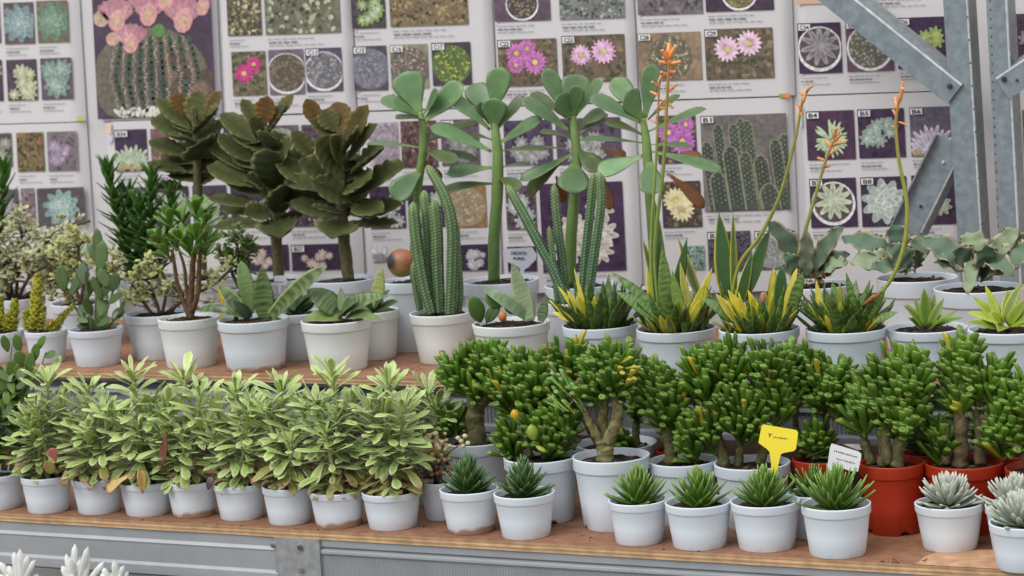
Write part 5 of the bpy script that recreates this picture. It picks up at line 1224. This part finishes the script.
kalanchoe(P, [(349, 280, 6), (345, 250, 6), (342, 210, 5.5), (340, 170, 4.6), (338, 142, 2.8)], [
    ((320, 128), (306, 99), 14, .0, .95), ((339, 134), (339, 102), 20, .03, .8), ((343, 150), (368, 105), 18, .01, .45), ((340, 142), (311, 119), 20, -.01, .1), ((336, 132), (322, 110), 18, .0, .2), ((346, 162), (377, 124), 18, .0, .1), ((350, 174), (384, 148), 26, -.01, 0), ((343, 172), (315, 140), 32, -.05, 0), ((314, 159), (292, 131), 16, -.01, .1),
    ((343, 184), (298, 162), 26, -.05, 0), ((314, 188), (276, 158), 20, -.01, 0), ((352, 202), (311, 183), 26, -.06, 0), ((352, 197), (407, 164), 22, .0, 0), ((346, 214), (402, 204), 18, .0, .05), ((346, 222), (398, 223), 15, -.02, .05), ((342, 216), (290, 202), 18, -.02, 0), ((346, 212), (312, 207), 18, -.07, 0), ((343, 220), (332, 238), 36, -.06, 0), ((336, 186), (284, 182), 22, -.02, 0), ((344, 190), (372, 178), 26, -.05, 0), ((340, 160), (330, 138), 22, -.04, .05), ((350, 206), (384, 212), 20, -.05, 0), ((330, 204), (278, 196), 18, .02, 0), ((344, 154), (358, 128), 20, -.03, .1)])

GP = 'paddle-leaved plants at the back of the upper shelf'
A1_, A2_, A3_ = lin((110, 148, 96)), lin((88, 120, 76)), lin((74, 92, 54)); BRN = lin((122, 76, 42)); PE = lin((150, 160, 124))
def paddle(P, stem, leaves):
    tb = MB(); s = smooth([(*loc(P, x, y), r_ * P.k) for x, y, r_ in stem], 6)
    tube(tb, [q[:3] for q in s], [q[3] for q in s], lambda t, j: mulc(mixc(lin((84, 116, 58)), lin((136, 164, 92)), t), R.uniform(.92, 1.06)), 10, .03); tb.build('stem', M['leaf'], P.root)
    for (b, t, w, c, dy, face, bd) in leaves:
        col = (A1_, A2_, A3_, BRN)[c]
        g0 = edged(col, mixc(col, PE, .4 if c < 3 else 0), .72, None, mulc(col, .8)); lb = lin((146, 168, 98)) if c < 2 else col
        fc = lambda t_, a_, s_, g0=g0, lb=lb: mixc(lb, g0(t_, a_, s_), min(1, .25 + t_ * 2.2)) if s_ >= 0 else g0(t_, a_, s_)
        o = pleaf(P, b, t, w * 1.06, fc, OBOV, dy=dy, face=face, bend=bd, T=.12, cup=.24, seg=12, name='leaf' if c < 3 else 'dead_leaf')
        if c == 3: o['label'] = 'dry brown leaf'
P = pot('potted_paddle_plant', 'leftmost paddle-leaved plant, its grey-green rosette above the cactus stems', 'potted plant', GP, 409, 280, 58, Y=3.50, z=ZU, taper=.8, band=.16)
paddle(P, [(414, 283, 4), (414, 240, 4), (418, 190, 4), (423, 150, 4.5), (423, 128, 4), (420, 112, 2.6)], [
    ((420, 114), (404, 72), 31, 0, .0, .9, .1), ((420, 116), (391, 101), 20, 1, -.03, .5, -.1), ((418, 118), (382, 98), 17, 1, .01, .6, -.2), ((423, 116), (438, 90), 15, 1, -.02, .6, .2), ((424, 122), (463, 84), 23, 0, .0, .8, -.1), ((424, 120), (396, 119), 15, 2, -.05, .3, -.4),
    ((421, 148), (366, 144), 10, 1, .0, .35, -.2), ((424, 142), (456, 134), 9, 2, .05, .4, -.2), ((424, 150), (456, 163), 17, 2, -.05, .6, -.2), ((422, 170), (393, 199), 24, 1, -.04, .9, -.2), ((424, 160), (440, 182), 12, 3, .02, .8, -.2), ((423, 140), (478, 122), 12, 2, .06, .5, -.3), ((424, 152), (478, 160), 13, 2, .06, .5, -.3)])
P = pot('potted_paddle_plant', 'second paddle-leaved plant from the left, stem bare and upright above the mottled-leaved pot', 'potted plant', GP, 500, 279.5, 78, Y=3.52, z=ZU, taper=.78)
paddle(P, [(494, 282, 6), (494, 240, 6), (497, 200, 6), (498, 160, 5.5), (496, 135, 4.5), (494, 118, 3)], [
    ((491, 120), (473, 84), 25, 1, .03, .9, 0), ((494, 112), (501, 67), 24, 0, .0, .95, 0), ((490, 130), (449, 96), 16, 0, -.02, .6, -.2), ((489, 124), (478, 102), 11, 1, -.02, .8, 0), ((494, 130), (495, 98), 25, 0, -.02, .8, .2), ((496, 132), (524, 96), 13, 2, .01, .6, -.2), ((491, 152), (430, 127), 21, 0, -.03, .5, -.3), ((498, 145), (542, 119), 17, 1, .0, .6, -.2), ((499, 151), (547, 150), 10, 2, .0, .4, -.2),
    ((492, 168), (447, 174), 18, 1, -.03, .6, -.2), ((499, 168), (530, 164), 8, 1, .03, .4, -.2), ((495, 184), (440, 193), 13, 2, -.01, .6, -.5), ((499, 178), (520, 190), 14, 2, -.04, .7, -.5), ((492, 140), (462, 134), 10, 2, .03, .4, -.2)])
P = pot('potted_paddle_plant', 'third paddle-leaved plant, standing behind the slender cactus group', 'potted plant', GP, 580, 284, 72, Y=3.54, z=ZU, taper=.78)
paddle(P, [(570, 286, 6), (571, 240, 6), (574, 200, 5.5), (577, 165, 5), (575, 135, 4.5), (573, 116, 3)], [
    ((570, 120), (545, 68), 18, 1, .0, .8, .1), ((573, 116), (577, 74), 29, 1, .02, .95, 0), ((571, 119), (557, 96), 22, 0, -.04, .8, .2), ((573, 117), (578, 85), 16, 0, -.02, .9, .1), ((576, 116), (603, 78), 14, 1, .0, .6, -.1), ((570, 132), (522, 99), 18, 1, -.03, .6, -.2), ((566, 118), (531, 93), 13, 2, .03, .6, -.3), ((576, 128), (605, 112), 16, 2, .02, .6, -.3), ((578, 134), (608, 114), 12, 1, .03, .5, -.1),
    ((574, 140), (540, 133), 16, 2, -.04, .3, -.4), ((572, 150), (517, 148), 8, 1, .0, .3, -.2), ((572, 154), (520, 180), 15, 1, -.02, .6, .3), ((575, 162), (573, 194), 31, 1, -.05, .95, -.2), ((558, 164), (528, 194), 15, 2, .02, .8, -.3), ((562, 162), (542, 180), 15, 3, .03, .8, -.2), ((578, 150), (600, 172), 20, 2, -.02, .8, -.3), ((600, 148), (626, 157), 11, 3, -.01, .7, -.2), ((604, 178), (610, 210), 11, 3, .0, .9, .2), ((556, 176), (564, 202), 10, 3, .03, .8, 0)])
P = pot('potted_paddle_plant', 'rightmost paddle-leaved plant, behind the orange flower stalks', 'potted plant', GP, 657, 290, 72, Y=3.52, z=ZU, taper=.78)
paddle(P, [(656, 292, 5.5), (654, 250, 5.5), (650, 200, 5), (648, 165, 5), (646, 140, 4.5), (643, 118, 3)], [
    ((641, 116), (614, 78), 22, 0, .02, .8, .2), ((643, 120), (625, 93), 27, 0, -.04, .75, .3), ((645, 118), (653, 64), 20, 1, .01, .9, 0), ((642, 124), (590, 97), 18, 1, -.02, .6, -.2), ((648, 120), (680, 95), 10, 2, .02, .5, -.4), ((648, 132), (706, 109), 14, 1, .0, .5, -.1), ((644, 136), (605, 123), 15, 2, -.03, .4, -.4), ((650, 145), (691, 147), 11, 1, .02, .4, -.2), ((652, 152), (722, 172), 17, 1, -.02, .5, -.2), ((650, 160), (651, 196), 24, 1, -.05, .9, -.3), ((642, 143), (580, 140), 12, 1, -.01, .35, -.2), ((643, 156), (597, 173), 20, 0, -.03, .7, .2),
    ((668, 174), (704, 208), 13, 3, .02, .8, -.6), ((680, 152), (702, 157), 9, 3, .02, .7, 0)])
P = pot('potted_cactus', 'white pot of slender cactus stems, one leaning far to the left', 'potted plant', GBk, 574, 300, 66, Y=3.43, z=ZU, taper=.78)
for st in ([(566, 304, 6, -.01), (554, 272, 6, -.01), (540, 245, 6, -.012), (520, 208, 5.5, -.015), (507, 185, 5, -.015)], [(566, 302, 5, .01), (562, 260, 5, .01), (557, 220, 4.8, .01), (554, 184, 4.2, .01)], [(558, 302, 3.6, -.01), (553, 260, 3.6, -.01), (549, 226, 3.2, -.01)], [(582, 302, 5.2, .01), (586, 250, 5.2, .01), (591, 205, 5, .01), (594, 172, 4.4, .01)], [(588, 302, 5.2, -.005), (595, 250, 5.2, -.005), (601, 205, 5, -.005), (600, 172, 4.4, -.005)]):
    cactus_stem(P, st, c=(64, 108, 74))

GW = 'grey wavy-leaved plants in white pots at right'
WG, WE, WD = lin((98, 120, 96)), lin((196, 182, 150)), lin((72, 92, 72))
def wavy(P, leaves):
    for (b, t, w, c, bd, dy, face) in leaves:
        pleaf(P, b, t, w * 1.06, edged((WG, WD, lin((140, 154, 122)))[c], WE, .95), STRAP, bend=bd, dy=dy, face=face, T=.1, cup=.35, seg=16, wavy=.14, wk=3.3, ph=R.uniform(0, 6), mat='matte')
P = pot('potted_wavy_leaved_plant', 'leftmost of the three wavy grey-leaved plants, with an orange-tipped flower stalk', 'potted plant', GW, 816, 284, 76, Y=3.56, z=ZX, taper=.78)
wavy(P, [((806, 276), (768, 222), 24, 1, -.7, -.01, .6), ((806, 278), (806, 230), 15, 2, .1, -.03, .9), ((812, 270), (843, 226), 17, 0, -.7, -.01, .7), ((800, 280), (783, 254), 22, 0, -.5, -.04, .8), ((816, 278), (850, 254), 22, 1, -.5, -.02, .7), ((820, 276), (848, 262), 18, 2, -.7, -.03, .7), ((808, 276), (832, 240), 18, 1, -.3, .03, .8)])
mb = MB()
for k in range(16): leaf(mb, loc(P, R.uniform(806, 826), R.uniform(276, 284), -.02), V((R.uniform(-1, 1), -.5, R.uniform(-.2, .8))), V((0, 0, 1)), .018, .006, LANCE, plain(lin((150, 96, 66))), seg=4)
mb.build('dead_leaves', M['bark'], P.root)['label'] = 'brown dry leaves at the base'
stalk(P, [(800, 282, 2, -.01), (798, 258, 2, -.015), (806, 228, 1.9, -.015), (817, 190, 1.7, -.01), (826, 160, 1.4, -.01), (834, 140, 1.1, -.01)], (146, 152, 78),
      [(826, 162, 818, 158, 1.5), (828, 156, 836, 150, 1.8), (831, 148, 826, 140, 1.7), (834, 142, 842, 134, 1.9), (834, 140, 836, 128, 2), (824, 168, 830, 166, 1.4), (832, 146, 846, 142, 1.6)], (214, 132, 84))
P = pot('potted_wavy_leaved_plant', 'middle one of the three wavy grey-leaved plants in white pots', 'potted plant', GW, 917, 277, 80, Y=3.52, z=ZX, taper=.78, band=.24)
wavy(P, [((906, 262), (842, 238), 24, 0, -.7, 0, .7), ((904, 266), (850, 262), 24, 2, -.6, -.04, .7), ((906, 264), (893, 224), 26, 1, -.3, .01, .9), ((912, 262), (926, 234), 22, 0, -.4, .02, .8), ((908, 268), (870, 270), 20, 0, -.6, -.06, .6), ((916, 268), (914, 250), 16, 1, -.3, -.04, .8), ((912, 266), (868, 246), 22, 1, -.6, .03, .7), ((910, 268), (888, 246), 26, 0, -.5, -.03, .8)])
P = pot('potted_wavy_leaved_plant', 'rightmost and largest wavy grey-leaved plant, before the steel uprights', 'potted plant', GW, 979, 287, 90, Y=3.46, z=ZX, taper=.78, band=.24)
wavy(P, [((974, 272), (924, 240), 28, 0, -.8, 0, .7), ((984, 264), (966, 232), 26, 2, -.5, .02, .8), ((988, 264), (1018, 228), 20, 2, -.7, .01, .7), ((972, 254), (967, 294), 15, 2, -.3, -.07, .9), ((986, 268), (1013, 276), 22, 0, -1.2, -.06, .7), ((990, 270), (1040, 250), 28, 0, -.7, 0, .7), ((976, 272), (952, 252), 30, 1, -.5, -.04, .8), ((984, 272), (984, 244), 28, 0, -.4, -.04, .85), ((992, 268), (1034, 236), 22, 1, -.6, .03, .7), ((972, 274), (934, 262), 18, 1, -.9, -.02, .6), ((980, 274), (1004, 256), 26, 1, -.4, -.03, .8)])

# ------------------------------------------------------------------ tags and the ornament
def plate(name, label, out, Y, thick, col, th=None, dy1=0, mat='tag', cat='plant tag', dyf=None):
    """a plastic tag cut to an outline seen from the front"""
    pts = [at(x, y, Y + (dyf(x, y) if dyf else 0)) for x, y in out]; cp = sum(pts, V((0, 0, 0))) / len(pts)
    base = min(pts, key=lambda p: p.z); n = len(pts); bk = V((0, thick, 0))
    root = empty(name, base); tag(root, label, cat, 'plant tags')
    mb = MB(); vs = [p - base for p in pts] + [p - base + bk for p in pts]; mb.add(vs, [tuple(range(n))[::-1], tuple(range(n, 2 * n))] + [(j, (j + 1) % n, n + (j + 1) % n, n + j) for j in range(n)], (1, 1, 1))
    m = M[mat].copy(); nd = [x for x in m.node_tree.nodes if x.bl_idname == 'ShaderNodeVertexColor'][0]
    g = lin(col); mb.c = [g] * len(mb.v); o = mb.build('blade', M[mat], root, False); bpy.data.materials.remove(m)
    return root, base
def write(root, base, s, x0, y0, x1, y1, h, Y, col=(40, 38, 44), dyf=None):
    """lettering along the line from (x0,y0) to (x1,y1), h pixels tall"""
    vs, fs = glyphs(s); mx = max(p[0] for p in vs); my = max(p[1] for p in vs); mb = MB(); dx, dy = x1 - x0, y1 - y0; l = math.hypot(dx, dy); nx, ny = dy / l, -dx / l
    out = []
    for p in vs:
        u, v = p[0] / mx, p[1] / my * h; x, y = x0 + dx * u + nx * v, y0 + dy * u + ny * v; out.append(at(x, y, Y + (dyf(x, y) if dyf else 0) - .0006) - base)
    mb.add(out, fs, lin(col)); mb.build('lettering', M['flatink'], root, False)
def faint(root, base, x0, y0, x1, y1, h, Y, col=(40, 38, 44)):
    """print too small to read in the photograph: a line of tiny letter-sized strokes"""
    mb = MB(); l = math.hypot(x1 - x0, y1 - y0); dx, dy = (x1 - x0) / l, (y1 - y0) / l; u = 0
    def q(a, b, c, d): mb.add([at(x0 + dx * s + dy * t, y0 + dy * s - dx * t, Y) - base + V((0, -.0006, 0)) for s, t in ((a, c), (b, c), (b, d), (a, d))], [(0, 1, 2, 3)], lin(col))
    while u < l:
        w = R.uniform(.7, 1.2); k = h * R.uniform(.7, 1)
        q(u, u + .4, 0, k); q(u + .4, u + w, R.uniform(0, k * .6), k * R.uniform(.65, .9)); u += w + (.45 if R.random() < .8 else 1.2)
    mb.build('lettering', M['flatink'], root, False)
Yt = 3.00
root, base = plate('plant_tag', 'yellow plastic plant tag standing among the jade plants', [(758.5, 443), (759, 440), (761.5, 426), (763, 424.6), (796, 430.2), (798, 433), (796, 448.5), (794, 451), (783, 453), (780.5, 455), (778, 466), (777, 478), (774, 510), (772, 478), (771, 464), (769.5, 452), (767, 449)], Yt, .0012, (244, 222, 62))
write(root, base, 'Y', 767.5, 436.5, 771.5, 437.3, 3.6, Yt, (84, 72, 30)); faint(root, base, 773.5, 437.6, 787, 439.4, 1.5, Yt, (90, 78, 34))
Yt2 = 3.04
root, base = plate('plant_tag', 'white plastic tag with two printed lines, leaning before the bright red pot', [(827.5, 465), (830, 447), (831.5, 443.6), (834, 444.3), (858, 451.5), (861.2, 454), (861, 458), (858, 471.5), (850, 471), (842, 468), (838, 500), (834, 500)], Yt2, .0012, (226, 226, 228))
faint(root, base, 834, 451.5, 857.5, 458, 2.0, Yt2, (52, 62, 84)); faint(root, base, 836, 459, 854, 464, 1.7, Yt2, (62, 66, 84))
root, base = plate('plant_tag', 'blank white tag lying on the rim of the back red pot', [(843.5, 444.2), (862, 444), (865.5, 447), (864.5, 449.6), (858, 450), (851, 447.4)], 3.125, .0012, (214, 208, 206))
Yt3 = 3.585
root, base = plate('plant_tag', 'white tag with two handwritten lines behind the mottled leaves', [(502.5, 252), (505, 249), (532, 247.4), (536.5, 255), (535.5, 260), (527, 268), (524, 270), (524, 292), (520, 292), (520, 268), (504, 260)], Yt3, .0012, (216, 220, 230))
write(root, base, 'DELWTA', 511, 254.8, 527, 255, 3.2, Yt3, (50, 56, 80)); write(root, base, 'PUREL.', 513, 259.9, 526, 260, 2.9, Yt3, (50, 56, 80))
root, base = plate('plant_tag', 'small bright yellow tag behind the small jade tree', [(217.5, 287), (219, 286), (223.5, 288.5), (226, 293), (223.5, 296), (223.5, 318), (221, 318), (220.5, 298), (218, 296)], 3.37, .0012, (236, 198, 30))
root, base = plate('plant_tag', 'white tag with a dark printed line at the foot of the middle felted plant', [(274, 276), (286, 275.4), (287, 284), (284, 285), (281, 285), (280.5, 294), (279, 294), (278.5, 285.2), (274.5, 285)], 3.52, .0012, (222, 222, 228))
faint(root, base, 275.5, 283, 284.5, 282.6, 1.8, 3.52, (34, 36, 48))

orn = empty('ornament', at(403, 278, 3.46)); tag(orn, 'round brown glazed ornament with a dark blotch resting in the tall white pot', 'ornament')
ob = orn.location; k = mpp(ob); mb = MB(); c0 = at(401.5, 263, 3.46) - ob; r_ = 15 * k; vs = []; cs = []; fs = []; nu, nv = 26, 18
spot = at(389, 262, 3.44) - ob
for i in range(nv + 1):
    th = math.pi * i / nv
    for j in range(nu):
        a = 6.2832 * j / nu; n_ = V((math.sin(th) * math.cos(a), math.sin(th) * math.sin(a), math.cos(th)))
        q = c0 + V((n_.x * r_ * 1.0, n_.y * r_ * .85, n_.z * r_ * .96)); dd = (q - spot); dd = V((dd.x, 0, dd.z)).length / k
        c = lin((156, 100, 66)); c = mixc(lin((150, 138, 82)), c, min(1, max(0, (q.z - (c0.z - r_ * .8)) / (r_ * .8))))
        if n_.y < .2: c = mixc(lin((40, 44, 50)), c, min(1, max(0, (dd - 6) / 4)))
        vs.append(q); cs.append(c)
for i in range(nv):
    for j in range(nu): q = (j + 1) % nu; fs.append((i * nu + j, (i + 1) * nu + j, (i + 1) * nu + q, i * nu + q))
mb.add(vs, fs, cs); mb.build('body', M['clay'], orn)
mb = MB()
for (x, y, r0) in ((390, 261, 1.8), (393, 263.5, 1.6)): blob(mb, at(x, y, 3.46 - .85 * r_ * .62) - ob, r0 * k, lin((44, 56, 74)), (1, .5, .8), 8, 6)
mb.build('eye', M['gloss'], orn)['label'] = 'dark blue-black knob'

# ------------------------------------------------------------------ camera and light
cam_d = bpy.data.cameras.new('camera'); cam = bpy.data.objects.new('camera', cam_d); C.objects.link(cam)
cam_d.sensor_width = 36; cam_d.lens = FPX * 36 / 1024; cam_d.clip_start = .05
cam.matrix_world = Matrix(((RC.x, UC.x, -FW.x, 0), (RC.y, UC.y, -FW.y, 0), (RC.z, UC.z, -FW.z, ZO), (0, 0, 0, 1)))
cam_d.dof.use_dof = True; cam_d.dof.focus_distance = 3.3; cam_d.dof.aperture_fstop = 9
sc = bpy.context.scene; sc.camera = cam
w = bpy.data.worlds.new('overcast'); sc.world = w; w.use_nodes = True
n = w.node_tree.nodes; l = w.node_tree.links
tc = n.new('ShaderNodeTexCoord'); sx = n.new('ShaderNodeSeparateXYZ'); l.new(tc.outputs['Generated'], sx.inputs[0])
cr = n.new('ShaderNodeValToRGB'); l.new(sx.outputs['Z'], cr.inputs[0])
e = cr.color_ramp.elements; e[0].position = 0; e[0].color = (.42, .43, .45, 1); e[1].position = .8; e[1].color = (1.0, 1.02, 1.06, 1)
l.new(cr.outputs[0], n['Background'].inputs[0]); n['Background'].inputs[1].default_value = 1.1
sd = bpy.data.lights.new('sun', 'SUN'); sd.energy = 1.7; sd.angle = math.radians(40); sd.color = (1, .98, .95)
s_ = bpy.data.objects.new('sun', sd); C.objects.link(s_); s_.rotation_euler = V((.35, .75, -.9)).to_track_quat('-Z', 'Y').to_euler()
vs_ = sc.view_settings; sc.display_settings.display_device = 'sRGB'
vs_.view_transform = 'Standard'; vs_.look = 'None'; vs_.gamma = 1; vs_.exposure = .21; vs_.use_curve_mapping = False
